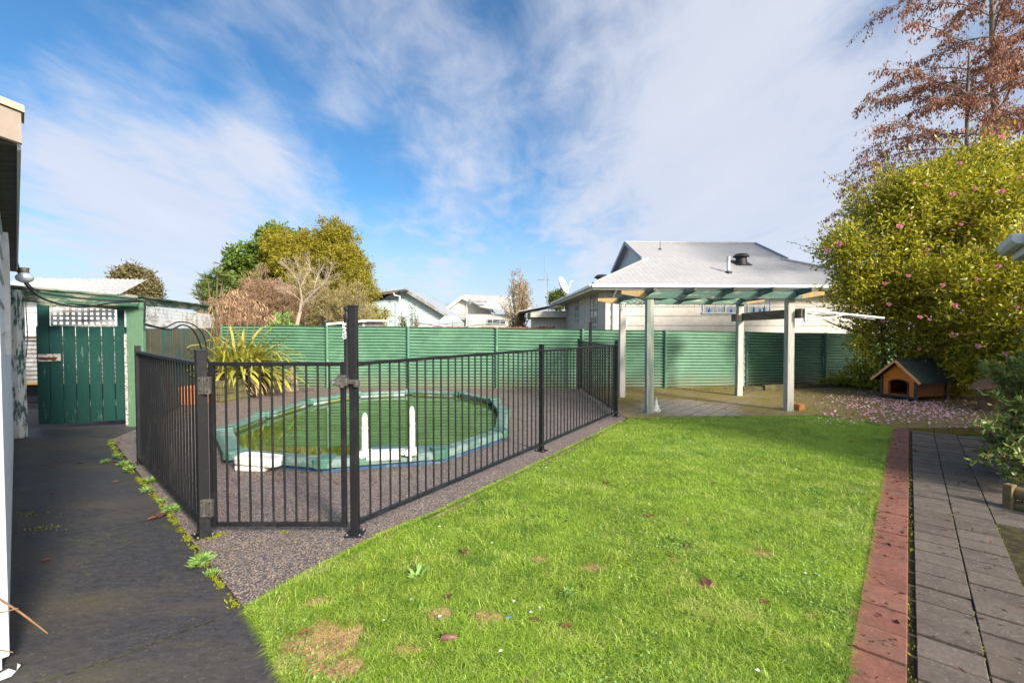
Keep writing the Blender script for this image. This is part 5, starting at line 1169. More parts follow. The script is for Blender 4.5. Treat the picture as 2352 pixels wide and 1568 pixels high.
# white canopy, rotary clothesline, small sheds, paling fence between the gardens
cn = at(1035, 735, 27); cno = empty('garden_canopy', (cn.x, cn.y, 0), 'white fabric canopy roof just above the red paling fence', 'canopy')
V = [at(1000, 743, 26), at(1022, 725, 27.5), at(1048, 726, 27.5), at(1064, 740, 26), at(1010, 743, 29), at(1060, 741, 29)]
MB().add(V, [(0, 1, 2, 3), (0, 4, 1), (3, 2, 5), (1, 4, 5, 2)]).build('canopy_roof', MT['canvas'], cno)
m = MB()
for p in (V[0], V[3]): m.tube([p, (p.x, p.y, 0)], .03, 6)
m.build('canopy_leg', MT['white_paint'], cno)
rc = at(1040, 756, 22); ro = empty('rotary_clothesline', (rc.x, rc.y, 0), 'grey rotary clothesline with spread arms behind the green fence', 'clothesline')
MB().tube([(rc.x, rc.y, 0), (rc.x, rc.y, at(1040, 736, 22).z)], .025, 8).build('pole', MT['grey_iron'], ro)
m = MB(); c0 = at(1040, 754, 22)
for (u, v, Y) in ((957, 740, 20.6), (1150, 741, 20.8), (1168, 736, 23.6), (940, 739, 23.4)): m.tube([c0, at(u, v, Y)], .016, 6)
tips = [at(957, 740, 20.6), at(1150, 741, 20.8), at(1168, 736, 23.6), at(940, 739, 23.4)]
m.build('arm', MT['grey_iron'], ro); m = MB()
for k in (1, .7, .45):
    q = [c0.lerp(t_, k) for t_ in tips]
    for a, b in zip(q, q[1:] + q[:1]): m.tube([a, b], .004, 4)
m.build('line', MT['grey_iron'], ro)
sd_ = at(810, 744, 17.5); so2 = empty('lean_to_shed', (sd_.x, 17.5, 0), 'low green and grey shed with white roof edge under the golden tree', 'shed')
a, b, c = at(760, 742, 17.5), at(838, 734, 17.5), at(862, 737, 18.6)
MB().extr([(a.x, 17.5, 0), (b.x, 17.5, 0), (b.x, 17.5, b.z - .1), (a.x, 17.5, a.z - .1)], (0, 2.5, 0)).build('wall', MT['grey_iron'], so2)
MB().extr([(a.x - .1, 17.3, a.z - .08), (b.x + .15, 17.3, b.z - .08), (b.x + .15, 17.3, b.z), (a.x - .1, 17.3, a.z)], (0, 2.9, .05)).build('roof', MT['gutter'], so2)
MB().box(a.x, a.x + .35, 17.47, 17.497, 0, a.z - .12).build('door', MT['grn_gate'], so2)
MB().box(b.x - .08, b.x, 17.45, 17.497, 0, b.z - .1).build('corner_post', MT['white_paint'], so2)
# paling fence: pickets are the fence's pattern
a, b = at(862, 747, 20.0), at(1278, 747, 21.0); pf = empty('paling_fence', (a.x, 20, 0), 'red brown paling fence running behind the green iron fence', 'fence')
d = (b - a); L = Vector((d.x, d.y, 0)).length; d = Vector((d.x, d.y, 0)).normalized(); nn = int(L / .155); m = MB(); ng = Vector((d.y, -d.x, 0))
for i in range(nn):
    c = Vector((a.x, a.y, 0)) + d * (i + .5) * .155; h_ = a.z + (b.z - a.z) * i / nn + random.uniform(-.025, .03) - .07; m.obox((c.x, c.y, h_ / 2), d, ng, .138, .02, h_)
m.build('palings', MT['redfence'], pf)
m = MB(); m.beam(Vector((a.x, a.y + .03, a.z - .30)), Vector((b.x, b.y + .03, b.z - .30)), .03, .09); m.build('rail', MT['sleeper'], pf)
pf2 = MB()
for i in range(4): pf2.obox(at(1178 + i * 16, 753, 19.0), (1, 0, 0), (0, 1, 0), .22, .04, .20)

# ------------------------------------------------------------------ trees and shrubs
def branchy(base, top, r0, nb_, spread, levels=2, seed=1, rise=.5, ratio=.45, start=.25, curve=.15, seg=6):
    """tapered trunk with limbs: returns the tube mesh builder and the list of (point, direction, level) along the twigs"""
    rg = random.Random(seed); m = MB(); pts_out = []
    def limb(p, d, L, r, lvl):
        n = max(3, int(seg)); pts = [p]; dirs = d.normalized(); q = p
        for i in range(n):
            dirs = (dirs + Vector((rg.gauss(0, curve), rg.gauss(0, curve), rg.gauss(0, curve) + .04 * (1 if lvl else 0)))).normalized()
            q = q + dirs * L / n; pts.append(q)
        rad = [r * (1 - .75 * i / n) for i in range(n + 1)]; m.tube(pts, rad, 7 if lvl == 0 else 5 if lvl == 1 else 4, False)
        if lvl > 0:
            for i in range(1, n + 1): pts_out.append((pts[i], (pts[i] - pts[i - 1]).normalized(), lvl))
        return pts
    tr_ = limb(base, top - base, (top - base).length, r0, 0); H = len(tr_) - 1
    def kids(pts, L, r, lvl):
        if lvl > levels: return
        k = nb_ if lvl == 1 else max(3, int(nb_ * .55))
        for j in range(k):
            t_ = start + (1 - start) * (j + rg.random() * .8) / k; t_ = min(.98, t_); i = min(len(pts) - 2, int(t_ * (len(pts) - 1))); f_ = t_ * (len(pts) - 1) - i
            p = pts[i].lerp(pts[i + 1], f_); ax_ = (pts[i + 1] - pts[i]).normalized(); az_ = rg.uniform(0, 6.283) if lvl > 1 else j * 2.4 + rg.uniform(-.4, .4)
            s_ = Vector((math.cos(az_), math.sin(az_), 0)); s_ = (s_ - ax_ * s_.dot(ax_)).normalized() if lvl > 1 else s_
            d = s_ * spread + (ax_ if lvl > 1 else Vector((0, 0, 1))) * rise; LL = L * ratio * (1.15 - .6 * t_) * rg.uniform(.8, 1.2)
            c = limb(p, d, LL, r * (.5 - .25 * t_), lvl); kids(c, LL, r * (.5 - .25 * t_), lvl + 1)
    kids(tr_, (top - base).length, r0, 1); return m, pts_out

def crown_pts(lobes, n, shell=.55, seed=0, jag=.18):
    """points spread through the outer part of several lobes, thinned into clumps"""
    rg = np.random.default_rng(seed); vol = np.array([l[3] * l[4] + l[3] * l[5] + l[4] * l[5] for l in lobes]); idx = rg.choice(len(lobes), n, p=vol / vol.sum())
    Lb = np.array(lobes)[idx]; d = unit(rg.normal(size=(n, 3)))
    rr_ = shell + (1 - shell) * rg.random(n) ** .6
    fr = 5.0; bump = np.sin(d[:, 0] * fr + idx) * np.sin(d[:, 1] * fr * 1.3 + 2 * idx) * np.sin(d[:, 2] * fr * 1.1 + idx * 3) + .6 * np.sin(d[:, 0] * 11 + idx) * np.sin(d[:, 2] * 12 + idx)
    rr_ = rr_ * (1 + jag * bump) + np.abs(rg.normal(0, .03, n))
    return Lb[:, :3] + d * Lb[:, 3:6] * rr_[:, None], d

def sublobes(lobes, k, r0, r1, seed, zs=.8, core=.8):
    rg = np.random.default_rng(seed); out = [(l[0], l[1], l[2], l[3] * core, l[4] * core, l[5] * core) for l in lobes]
    for l in lobes:
        n = max(3, int(k * (l[3] + l[5])))
        for d in unit(rg.normal(size=(n, 3)) + np.array([0, -.35, .25])):
            r = rg.uniform(r0, r1); f = rg.uniform(.74, 1.08); out.append((l[0] + d[0] * l[3] * f, l[1] + d[1] * l[4] * f, l[2] + d[2] * l[5] * f, r, r, r * zs))
    return out

def clumped(P, D, per, spread, seed, outw=.7):
    rg = np.random.default_rng(seed); n = len(P); C = np.repeat(P, per, 0) + rg.normal(0, spread, (n * per, 3)); Dn = np.repeat(D, per, 0) * outw + rg.normal(0, .7, (n * per, 3)); return C, Dn

def tree(name, label, cat, lobes, nclump, per, sp, ll, lw_, leaf, base, trunk_r, brk, seed, group=None, outw=.7, shell=.5, jag=.18, droop=0.0, crown='crown', sub=None):
    lobes = [tuple(l) for l in lobes]; e = empty(name, base, label, cat, group); b = Vector(base); cz = max(l[2] for l in lobes); cxm = sum(l[0] for l in lobes) / len(lobes); cym = sum(l[1] for l in lobes) / len(lobes)
    m, pts = branchy(b, Vector((cxm, cym, cz + .3)), trunk_r, 9, .8, 2, seed, .6, .42, .22)
    m.build('trunk', MT[brk], e, smooth=True)
    if sub: lobes = sublobes(lobes, sub[0], sub[1], sub[2], seed, sub[3], sub[4])
    P, D = crown_pts(lobes, nclump, shell, seed, jag); P[:, 2] = np.maximum(P[:, 2], .1)
    C, Dn = clumped(P, D, per, sp, seed, outw); Dn[:, 2] -= droop
    V, F = leaf_mesh(C, Dn, rng.uniform(.7, 1.3, len(C)) * ll, rng.uniform(.7, 1.3, len(C)) * lw_); np_mesh(crown, V, F, MT[leaf], e); return e

def lobe(u, v, Y, ru, rv, ry=None):
    p = at(u, v, Y); k = Y / 1045; return (p.x, p.y, p.z, ru * k, (ry if ry else ru * k), rv * k)

tree('conifer_tree', 'large rounded golden green conifer rising behind the back fence', 'tree', [lobe(740, 590, 25, 100, 62), lobe(680, 610, 25.5, 70, 50), lobe(800, 645, 24.5, 62, 62), lobe(735, 660, 25, 115, 75), lobe(725, 552, 25.5, 45, 26), lobe(775, 560, 25.5, 42, 34), lobe(838, 705, 24, 28, 42), lobe(650, 580, 26, 40, 36)],
     2600, 26, .11, .15, .05, 'leaf_gold', (at(735, 700, 25).x, 25, 0), .35, 'bark_brown', 11, 'trees beyond the back fence', .6, .72, .18, 0, 'crown', (3.2, .35, .85, .75, .72))
tree('broadleaf_tree', 'dark green broadleaf tree growing left of the golden conifer', 'tree', [lobe(612, 610, 27, 62, 62), lobe(655, 575, 27.5, 55, 42), lobe(560, 655, 26.5, 42, 48), lobe(600, 680, 26.5, 75, 70), lobe(522, 690, 26, 28, 40)],
     1200, 20, .15, .26, .13, 'leaf_dark', (at(600, 700, 27).x, 27, 0), .3, 'bark_brown', 12, 'trees beyond the back fence', .7, .7, .18, 0, 'crown', (3.2, .35, .8, .75, .72))
# cabbage-like tree: tufts of narrow leaves
e = empty('cabbage_tree', (at(490, 700, 20).x, 20, 0), 'spiky leaved light green tree behind the end of the board fence', 'tree', 'trees beyond the back fence')
hb = [(478, 640), (500, 632), (462, 660), (515, 650), (490, 665), (470, 690), (520, 680), (500, 700), (462, 715), (540, 690), (530, 655), (485, 720), (540, 720), (512, 635), (455, 678)]
m = MB(); tips = []; cb = Vector((at(490, 700, 20).x, 20, 0))
for i, (u, v) in enumerate(hb):
    p = at(u, v, 20 + random.uniform(-.7, .7)); m.tube(curve_pts([cb, cb.lerp(p, .5) + up * .3, p], 4), [.06 - .005 * k for k in range(9)], 5); tips.append(p)
m.build('trunk', MT['bark_brown'], e, smooth=True)
C = np.repeat(np.array([tuple(t_) for t_ in tips]), 75, 0) + rng.normal(0, .05, (75 * len(tips), 3)); D = rng.normal(0, 1, C.shape); D[:, 2] = np.abs(D[:, 2]) * .7
V, F = leaf_mesh(C, D, rng.uniform(.25, .5, len(C)), .035, .1); np_mesh('crown', V, F, MT['leaf_mid'], e)
tree('far_round_tree', 'small round olive tree far beyond the white shed roof', 'tree', [lobe(308, 650, 42, 40, 34), lobe(300, 640, 42, 26, 24), lobe(330, 668, 42, 34, 26), lobe(285, 668, 42, 28, 26)], 560, 22, .22, .28, .13, 'leaf_far', (at(308, 690, 42).x, 42, 0), .3, 'bark_brown', 14, None, .5, .55, .18)
def twiggy(name, label, Y, u, vb, vt, wid, n, mat, leaf, nleaf, seed, ll=.06, lw2=.025, tr=.03, cat='shrub', group='shrubs beyond the back fence', stems=14, leafcat='foliage'):
    rg = random.Random(seed); base = Vector((at(u, vb, Y).x, Y, 0)); e = empty(name, base, label, cat, group); m = MB(); P = []
    zt = at(u, vt, Y).z; k = Y / 1045
    for s in range(stems):
        a = rg.uniform(0, 6.283); r = math.sqrt(rg.random()) * wid * k; tp_ = Vector((base.x + r * math.cos(a), base.y + r * .6 * math.sin(a), zt * (1 - .45 * (r / (wid * k)) ** 2) * rg.uniform(.85, 1.03)))
        c = curve_pts([base + Vector((rg.uniform(-.15, .15), rg.uniform(-.1, .1), 0)), base.lerp(tp_, .5) + Vector((rg.uniform(-.1, .1), 0, .2)), tp_], 6); nn = len(c); m.tube(c, [tr * (1 - .8 * i / nn) for i in range(nn)], 5, False)
        for j in range(n):
            i = rg.randint(nn // 3, nn - 1); p = c[i]; d = (c[min(i + 1, nn - 1)] - c[i - 1]).normalized() + Vector((rg.gauss(0, .6), rg.gauss(0, .5), rg.gauss(.15, .35))); q = p + d.normalized() * rg.uniform(.3, .8) * zt * .14
            m.tube([p, p.lerp(q, .5) + Vector((0, 0, .02)), q], [tr * .3, tr * .22, tr * .12], 3, False)
            for t_ in (.3, .5, .7, .85, 1): P.append((p.lerp(q, t_), d))
    m.build('branches', MT[mat], e)
    if nleaf:
        idx = rng.integers(0, len(P), nleaf); C = np.array([tuple(P[i][0]) for i in idx]) + rng.normal(0, .035, (nleaf, 3)) * (Y / 18); D = np.array([tuple(P[i][1]) for i in idx]) + rng.normal(0, .5, (nleaf, 3))
        V, F = leaf_mesh(C, D, rng.uniform(.6, 1.4, nleaf) * ll, lw2); np_mesh(leafcat, V, F, MT[leaf], e)
    return e
twiggy('heath_shrub', 'dense pinkish brown twiggy shrub in front of the dark green tree', 19.0, 615, 745, 624, 88, 30, 'stem', 'leaf_heath', 46000, 21, .09, .016, .02, stems=46)
twiggy('olive_shrub', 'dense olive brown shrub filling in under the golden conifer', 20.0, 705, 745, 632, 98, 26, 'bark_grey', 'leaf_olive', 42000, 22, .08, .022, .025, stems=40)
twiggy('olive_shrub', 'twiggy upright yellow green shrub right of the bare pale tree', 19.5, 800, 745, 640, 62, 24, 'bark_grey', 'leaf_olive', 20000, 23, .09, .02, .025, stems=34)
twiggy('low_shrub', 'low brownish shrub below the spiky tree behind the flax', 18.0, 520, 745, 668, 74, 20, 'bark_grey', 'leaf_heath', 22000, 24, .09, .02, .02, stems=34)
twiggy('citrus_shrub', 'small bright green shrub with yellow fruit just over the fence top', 16.0, 640, 745, 712, 34, 18, 'stem', 'leaf_weed', 3500, 25, .09, .05, .015, stems=20)
twiggy('autumn_tree', 'upright bare autumn tree with sparse yellow leaves before the cream house', 28.0, 1190, 748, 630, 34, 20, 'bark_pale', 'leaf_autumn', 4200, 26, .10, .05, .045, 'tree', 'trees beyond the back fence', 34, 'crown')
twiggy('young_tree', 'thin young tree with sparse green leaves before the pale blue house', 25.0, 938, 748, 697, 26, 16, 'bark_grey', 'leaf_mid', 1500, 27, .10, .04, .02, 'tree', 'trees beyond the back fence', 12, 'crown')
twiggy('bare_treetop', 'bare reddish tree crown far between the two gabled houses', 60.0, 990, 748, 686, 30, 22, 'stem', 'leaf_brown', 900, 28, .15, .07, .05, 'tree', None, 20, 'crown')
twiggy('bare_treetop', 'grey bare treetop showing just left of the cream house roof', 66.0, 1022, 748, 688, 20, 20, 'bark_grey', 'leaf_brown', 300, 29, .15, .07, .05, 'tree', None, 16, 'crown')
twiggy('bare_treetop', 'bare twig crown peeping over the light grey hipped roof', 40.0, 1768, 748, 562, 28, 20, 'bark_grey', 'leaf_brown', 200, 30, .12, .05, .05, 'tree', None, 18, 'crown')
tree('distant_bush', 'small green bush top beside the satellite dish', 'bush', [lobe(1280, 690, 40, 16, 20)], 160, 20, .15, .22, .1, 'leaf_mid', (at(1280, 700, 40).x, 40, 0), .1, 'bark_brown', 31)
# pale bare tree
e = empty('pale_bare_tree', (at(682, 745, 17.2).x, 17.2, 0), 'leafless pale barked tree with forked trunk in front of the shrubs', 'tree', 'trees beyond the back fence')
rg = random.Random(5); m = MB(); tb_ = Vector((at(682, 745, 17.2).x, 17.2, 0)); tw = []
def pale(pts, r0, r1, lvl):
    c = curve_pts([at(u, v, y) if not isinstance(u, Vector) else u for (u, v, y) in pts], 5); n_ = len(c); m.tube(c, [r0 + (r1 - r0) * i / n_ for i in range(n_)], 7, False); return c
stem = [tb_] + [at(682, 745, 17.2), at(690, 712, 17.2), at(693, 690, 17.2)]
m.tube(stem, [.085, .075, .065, .055], 8, False)
forks = [[(693, 690, 17.2), (690, 665, 17.1), (684, 645, 17.0), (670, 628, 16.9), (655, 612, 16.8)], [(690, 705, 17.2), (712, 680, 17.1), (735, 660, 17.0), (752, 640, 17.0), (760, 618, 16.9)], [(688, 665, 17.1), (700, 640, 17.2), (712, 620, 17.3), (708, 600, 17.3)],
         [(684, 648, 17.0), (690, 625, 16.9), (680, 606, 16.8)], [(735, 660, 17.0), (752, 652, 16.9), (775, 640, 16.8)], [(690, 690, 17.2), (672, 675, 17.0), (655, 668, 16.9)], [(720, 672, 17.05), (726, 645, 17.2), (735, 622, 17.3)], [(686, 722, 17.2), (700, 700, 17.0), (716, 690, 16.9)]]
for k, fk in enumerate(forks):
    c = pale(fk, .040 if k < 2 else .020, .008, 1)
    for i in range(3, len(c)):
        for _ in range(2):
            d = (c[i] - c[i - 1]).normalized() + Vector((rg.gauss(0, .7), rg.gauss(0, .5), rg.gauss(.2, .4))); q = c[i] + d.normalized() * rg.uniform(.2, .55); m.tube([c[i], c[i].lerp(q, .5) + up * .03, q], [.007, .005, .003], 4, False)
            for _2 in range(2):
                d2 = d.normalized() + Vector((rg.gauss(0, .6), rg.gauss(0, .5), rg.gauss(.2, .3))); w0 = c[i].lerp(q, rg.uniform(.4, 1)); m.tube([w0, w0 + d2.normalized() * rg.uniform(.1, .3)], [.005, .003], 3, False)
m.build('trunk', MT['bark_pale'], e, smooth=True)

# flax -----------------------------------------------------------------
fx = Vector((-6.25, 10.45, 0.36)); fe = empty('flax_bush', (fx.x, fx.y, 0.36), 'sprawling yellow green flax bush spilling out of the raised bed', 'plant')
def straps(n, base, rad, lmin, lmax, wmin, wmax, droop, biasx, seed, zmin=.1, elev=(.35, 1.25)):
    rg = random.Random(seed); Vs = []; Fs = []
    for k in range(n):
        a = rg.uniform(0, 6.283); el = rg.uniform(*elev); d = Vector((math.cos(a) * math.cos(el) + biasx, math.sin(a) * math.cos(el) * .8 - .15, math.sin(el))).normalized(); L = rg.uniform(lmin, lmax); wdt = rg.uniform(wmin, wmax)
        p = base + Vector((rg.uniform(-rad, rad), rg.uniform(-rad, rad), 0)); nseg = 9; b = len(Vs); sv = Vector((0, 0, 1)).cross(d); sv = sv.normalized() if sv.length > .01 else Vector((1, 0, 0)); kink = rg.uniform(.35, .8) if rg.random() < .55 else 2
        dr = droop * rg.uniform(.5, 1.5); tw_ = rg.uniform(-.5, .5)
        for i in range(nseg + 1):
            t_ = i / nseg; wv2 = wdt * (0.45 + 1.1 * t_ if t_ < .5 else 1.0 * (1 - ((t_ - .5) / .5) ** 2) + .02); s2 = (sv * math.cos(tw_ * t_) + d.cross(sv) * math.sin(tw_ * t_)) * wv2 / 2
            Vs += [p - s2, p + up * -.18 * wv2, p + s2]
            if i < nseg:
                d = (d + Vector((0, 0, -dr * (.15 + t_) * (3.2 if t_ > kink else 1) / nseg * 2))).normalized(); p = p + d * L / nseg
                if p.z < zmin: p.z = zmin + rg.uniform(0, .03)
        for i in range(nseg):
            o_ = b + 3 * i; Fs += [(o_, o_ + 1, o_ + 4, o_ + 3), (o_ + 1, o_ + 2, o_ + 5, o_ + 4)]
    return np.array([tuple(v) for v in Vs]), np.array(Fs)
V, F = straps(230, fx, .30, .9, 1.65, .045, .09, .9, .22, 3); np_mesh('green_leaf', V, F, MT['leaf_flax'], fe, smooth=True)
V, F = straps(110, fx, .28, .6, 1.35, .022, .05, 1.5, .28, 4, .05, (.0, .8)); np_mesh('dead_leaf', V, F, MT['leaf_straw'], fe, smooth=True)
m = MB(); sp = []
for (u0, v0_, u1, v1, yy) in ((500, 800, 512, 690, 10.6), (515, 820, 530, 668, 10.5), (480, 800, 488, 700, 10.7), (560, 800, 572, 690, 10.4), (540, 800, 556, 705, 10.5), (575, 790, 590, 700, 10.3), (520, 800, 548, 676, 10.6), (590, 770, 620, 725, 10.2)):
    a, b = at(u0, v0_, yy), at(u1, v1, yy); c = curve_pts([a, a.lerp(b, .55) + Vector((.03, 0, 0)), b, b + Vector((.10, 0, -.02))], 6); m.tube(c, .009, 5, False)
    for q in c[8:]:
        for _ in range(3): sp.append(q + Vector((random.uniform(-.12, .14), random.uniform(-.06, .06), random.uniform(-.06, .03))))
m.build('flower_stalk', MT['stem'], fe); C = np.array([tuple(q) for q in sp]); D = np.tile([0.25, 0, -1.0], (len(C), 1)) + rng.normal(0, .25, (len(C), 3))
V, F = leaf_mesh(C, D, rng.uniform(.08, .15, len(C)), .022); np_mesh('seed_pod', V, F, MT['leaf_straw'], fe)['kind'] = 'stuff'

# camellia ---------------------------------------------------------------
cam_t = empty('camellia_tree', (9.3, 9.6, 0), 'big yellow green camellia bush with pink flowers overhanging the dog kennel', 'tree')
cb = Vector((9.7, 10.9, 0))
m, pts = branchy(cb, Vector((9.9, 11.2, 4.4)), .12, 14, .8, 2, 41, .75, .45, .1, .12)
for k in range(4):
    m2, p2 = branchy(cb + Vector((.3 * k - .4, .2, 0)), Vector((8.5 + .8 * k, 11.0 + .2 * (k % 2), 3.6 + .4 * (k % 2))), .07, 10, .8, 2, 50 + k, .7, .42, .2, .12); m.add(m2.v, m2.f); pts += p2
m.build('trunk', MT['bark_grey'], cam_t, smooth=True)
CL = [lobe(2190, 560, 10.6, 175, 140, 1.7), lobe(2235, 480, 10.8, 145, 75, 1.5), lobe(2120, 515, 10.6, 90, 72, 1.2), lobe(2040, 610, 10.5, 105, 95, 1.2), lobe(2090, 740, 10.6, 130, 110, 1.3), lobe(2260, 690, 9.6, 160, 140, 1.3), lobe(2085, 850, 11.0, 85, 70, 1.1), lobe(2320, 800, 9.2, 120, 110, 1.0), lobe(2230, 830, 10.6, 110, 80, .8), lobe(2360, 600, 10.2, 120, 150, 1.5), lobe(1990, 690, 10.6, 60, 60, .8), lobe(2300, 440, 11, 90, 55, 1.2), lobe(1990, 880, 11.6, 55, 45, .7)]
CL += [lobe(u, v, 10.5, r, r * .8, .5) for (u, v, r) in ((1930, 580, 30), (1960, 560, 34), (2010, 530, 36), (2040, 480, 36), (2085, 425, 36), (2150, 405, 40), (2235, 395, 44), (2310, 392, 44), (1960, 640, 38), (1985, 780, 30), (2060, 455, 30))]
CL = sublobes(CL, 7, .14, .46, 63, 1.1, .80); P, D = crown_pts(CL, 9000, .62, 61, .16); C, Dn = clumped(P, D, 13, .085, 62, .9); C[:, 2] = np.maximum(C[:, 2], .12)
# leave the kennel's front and its doorway clear
def kclear(C):
    r = C - np.array(K0); a = r @ np.array(kx); b = r @ np.array(ky); return ~((a > -.25) & (a < W + .22) & (b < LK * .40) & (b > -1.6) & (C[:, 2] < 1.7)) & ~((b > -.2) & (b < LK + .1) & (a > -.05) & (a < W + .0) & (C[:, 2] < .85)) & ~((a > W - .1) & (a < W + 1.6) & (b > -.4) & (b < LK + .3) & (C[:, 2] < .42))
kk = kclear(C); C, Dn = C[kk], Dn[kk]
# sprays along twigs that stick out of the outline
rg = random.Random(8); m = MB(); SC, SD = [], []
for i in range(1300):
    j = rg.randrange(len(P)); p = Vector(P[j]); d = (Vector(D[j]) + Vector((rg.gauss(0, .3), rg.gauss(0, .3), rg.gauss(.45, .35)))).normalized(); L = rg.uniform(.25, .85)
    if not kclear(np.array([tuple(p)]))[0] or p.z < .6: continue
    c = [p - d * .15, p + d * L * .5, p + d * L + up * .04]; m.tube(c, [.007, .005, .002], 4, False)
    for q in range(11):
        t_ = q / 10; s = c[0].lerp(c[2], t_); SC.append(tuple(s)); SD.append(tuple(d * .6 + Vector((rg.gauss(0, .7), rg.gauss(0, .7), rg.gauss(0, .5)))))
m.build('twig', MT['stem'], cam_t)['kind'] = 'stuff'
C = np.concatenate([C, np.array(SC)]); Dn = np.concatenate([Dn, np.array(SD)])
V, F = leaf_mesh(C, Dn, rng.uniform(.065, .125, len(C)), rng.uniform(.03, .05, len(C)), .18); np_mesh('crown', V, F, MT['leaf_cam'], cam_t)
# pink flowers: whorls of petals facing out
def flower_mesh(seed):
    rg = np.random.default_rng(seed); n = 14; a = np.arange(n) * 2.4; tilt = np.linspace(.25, 1.1, n); D = np.stack([np.cos(a) * np.cos(tilt), np.sin(a) * np.cos(tilt), np.sin(tilt)], 1)
    return leaf_mesh(D * .006, D, np.linspace(.062, .035, n), np.linspace(.055, .032, n), -.25, np.array([0, 0, 1.0]))
V, F = flower_mesh(3); proto = np_mesh('flower', V, F, MT['petal'], cam_t, (0, 0, 0))
fl_uv = [(2070, 310), (2212, 372), (2232, 430), (2280, 385), (2290, 322), (2180, 455), (2100, 495), (2325, 515), (2255, 580), (2060, 520), (1930, 560), (2008, 575), (1895, 585), (2040, 660), (2185, 690), (2262, 720), (2140, 735), (2190, 780), (2110, 800), (2280, 700), (2110, 720), (2020, 740), (1968, 705), (2300, 655), (2345, 700), (2160, 650), (2050, 700), (2225, 870), (2305, 805), (2090, 640), (2240, 640), (2205, 600), (2130, 570), (2255, 790), (2200, 510), (2160, 390), (2118, 420), (2310, 450), (2285, 610), (2075, 585), (2345, 570), (2330, 400)]
first = True
for (u, v) in fl_uv[::2] + fl_uv[1::4]:
    ray = (at(u, v, 10) - Vector((0, 0, CAM_H))).normalized(); best = None
    Cn = C; rel = Cn - np.array([0, 0, CAM_H]); tt = rel @ np.array(ray); dist = np.linalg.norm(rel - tt[:, None] * np.array(ray), axis=1); near = dist < .12
    if not near.any(): continue
    tmin = np.sort(tt[near])[min(2, near.sum() - 1)]; pos = Vector((0, 0, CAM_H)) + ray * (tmin - .10)
    o = proto if first else proto.copy()
    if not first: COL.objects.link(o); o.parent = cam_t
    first = False; pos = pos + Vector((random.uniform(-.1, .1), 0, random.uniform(-.1, .1))); o.location = pos - wloc(cam_t); o.rotation_euler = (-ray + Vector((random.uniform(-.4, .4), 0, random.uniform(-.2, .6)))).to_track_quat('Z', 'Y').to_euler(); s_ = random.uniform(.5, 1.15); o.scale = (s_, s_, s_)
# stump-like flaring trunk near the path
tp_ = gr(2285, 944); sk_ = empty('cut_tree_trunk', (tp_.x, tp_.y, 0), 'thick rough brown trunk flaring up under the camellia near the paver path', 'tree trunk')
prof = [(0.20, 0), (0.165, .08), (0.155, .18), (0.165, .28), (0.20, .38), (.23, .46), (.20, .52), (.001, .53)]
MB().tube([Vector((tp_.x - .05 * k * .4, tp_.y + .06, z)) for k, (r, z) in enumerate(prof)], [r for r, z in prof], 18).build('trunk', MT['bark_stump'], sk_, smooth=True)

# brown-leaved tree behind the camellia -----------------------------------
def brown_tree(u_base, Yb, spec, seed, label, r0, topv, nbr, Lmax, leanx):
    rg = random.Random(seed); base = Vector((at(u_base, 600, Yb).x + leanx, Yb, 0)); top = at(u_base, topv, Yb); e = empty('brown_leaved_tree', base, label, 'tree', 'brown leaved trees behind the camellia')
    tr_ = curve_pts([base, base.lerp(top, .35) + Vector((.08, 0, 0)), base.lerp(top, .7) - Vector((.10, 0, 0)), top], 8); n_ = len(tr_); m = MB(); m.tube(tr_, [r0 * (1 - .8 * i / n_) for i in range(n_)], 9, False); SC, SD = [], []
    for k in range(nbr):
        t_ = .34 + .63 * k / nbr; i = int(t_ * (n_ - 1)); p = tr_[i]; az_ = k * 2.399 + rg.uniform(-.4, .4); s_ = Vector((math.cos(az_), math.sin(az_), 0)); L = Lmax * (1.05 - .58 * t_) * rg.uniform(.75, 1.2)
        pts_ = [p]; d = (s_ + up * .62).normalized(); q = p; ns = 9
        for j in range(ns): d = (d + Vector((rg.gauss(0, .08), rg.gauss(0, .08), -.085 + rg.gauss(0, .05)))).normalized(); q = q + d * L / ns; pts_.append(q)
        rb_ = .04 * (1.1 - t_) + .012; m.tube(pts_, [rb_ * (1 - .85 * j / ns) for j in range(ns + 1)], 5, False)
        for j in range(2, ns + 1):
            for _ in range(5):
                dd_ = (pts_[j] - pts_[j - 1]).normalized() * .7 + Vector((rg.gauss(0, .6), rg.gauss(0, .6), rg.gauss(-.1, .35))); LL = rg.uniform(.3, .8); w0 = pts_[j - 1].lerp(pts_[j], rg.random()); w1 = w0 + dd_.normalized() * LL * .55; w2 = w1 + (dd_.normalized() + Vector((0, 0, -.45))) * LL * .45
                m.tube([w0, w1, w2], [.007, .005, .003], 3, False)
                for s in range(rg.randint(9, 17)):
                    b = w0.lerp(w1, rg.random()) if rg.random() < .4 else w1.lerp(w2, rg.random()); SC.append((b.x + rg.gauss(0, .035), b.y + rg.gauss(0, .035), b.z - rg.uniform(0, .10))); SD.append((rg.gauss(.05, .35), rg.gauss(0, .35), -1))
    m.build('trunk', MT['bark_grey'], e, smooth=True); C = np.array(SC); V, F = leaf_mesh(C, np.array(SD), rng.uniform(.08, .14, len(C)), rng.uniform(.032, .06, len(C)), .3); np_mesh('crown', V, F, MT['leaf_brown'], e)
brown_tree(2282, 15.2, None, 71, 'tall brown leaved tree with thick trunk rising behind the camellia', .17, -190, 44, 5.2, .35)
brown_tree(2226, 14.6, None, 73, 'slimmer brown leaved tree on the left of the taller brown one', .12, 120, 30, 5.0, .2)

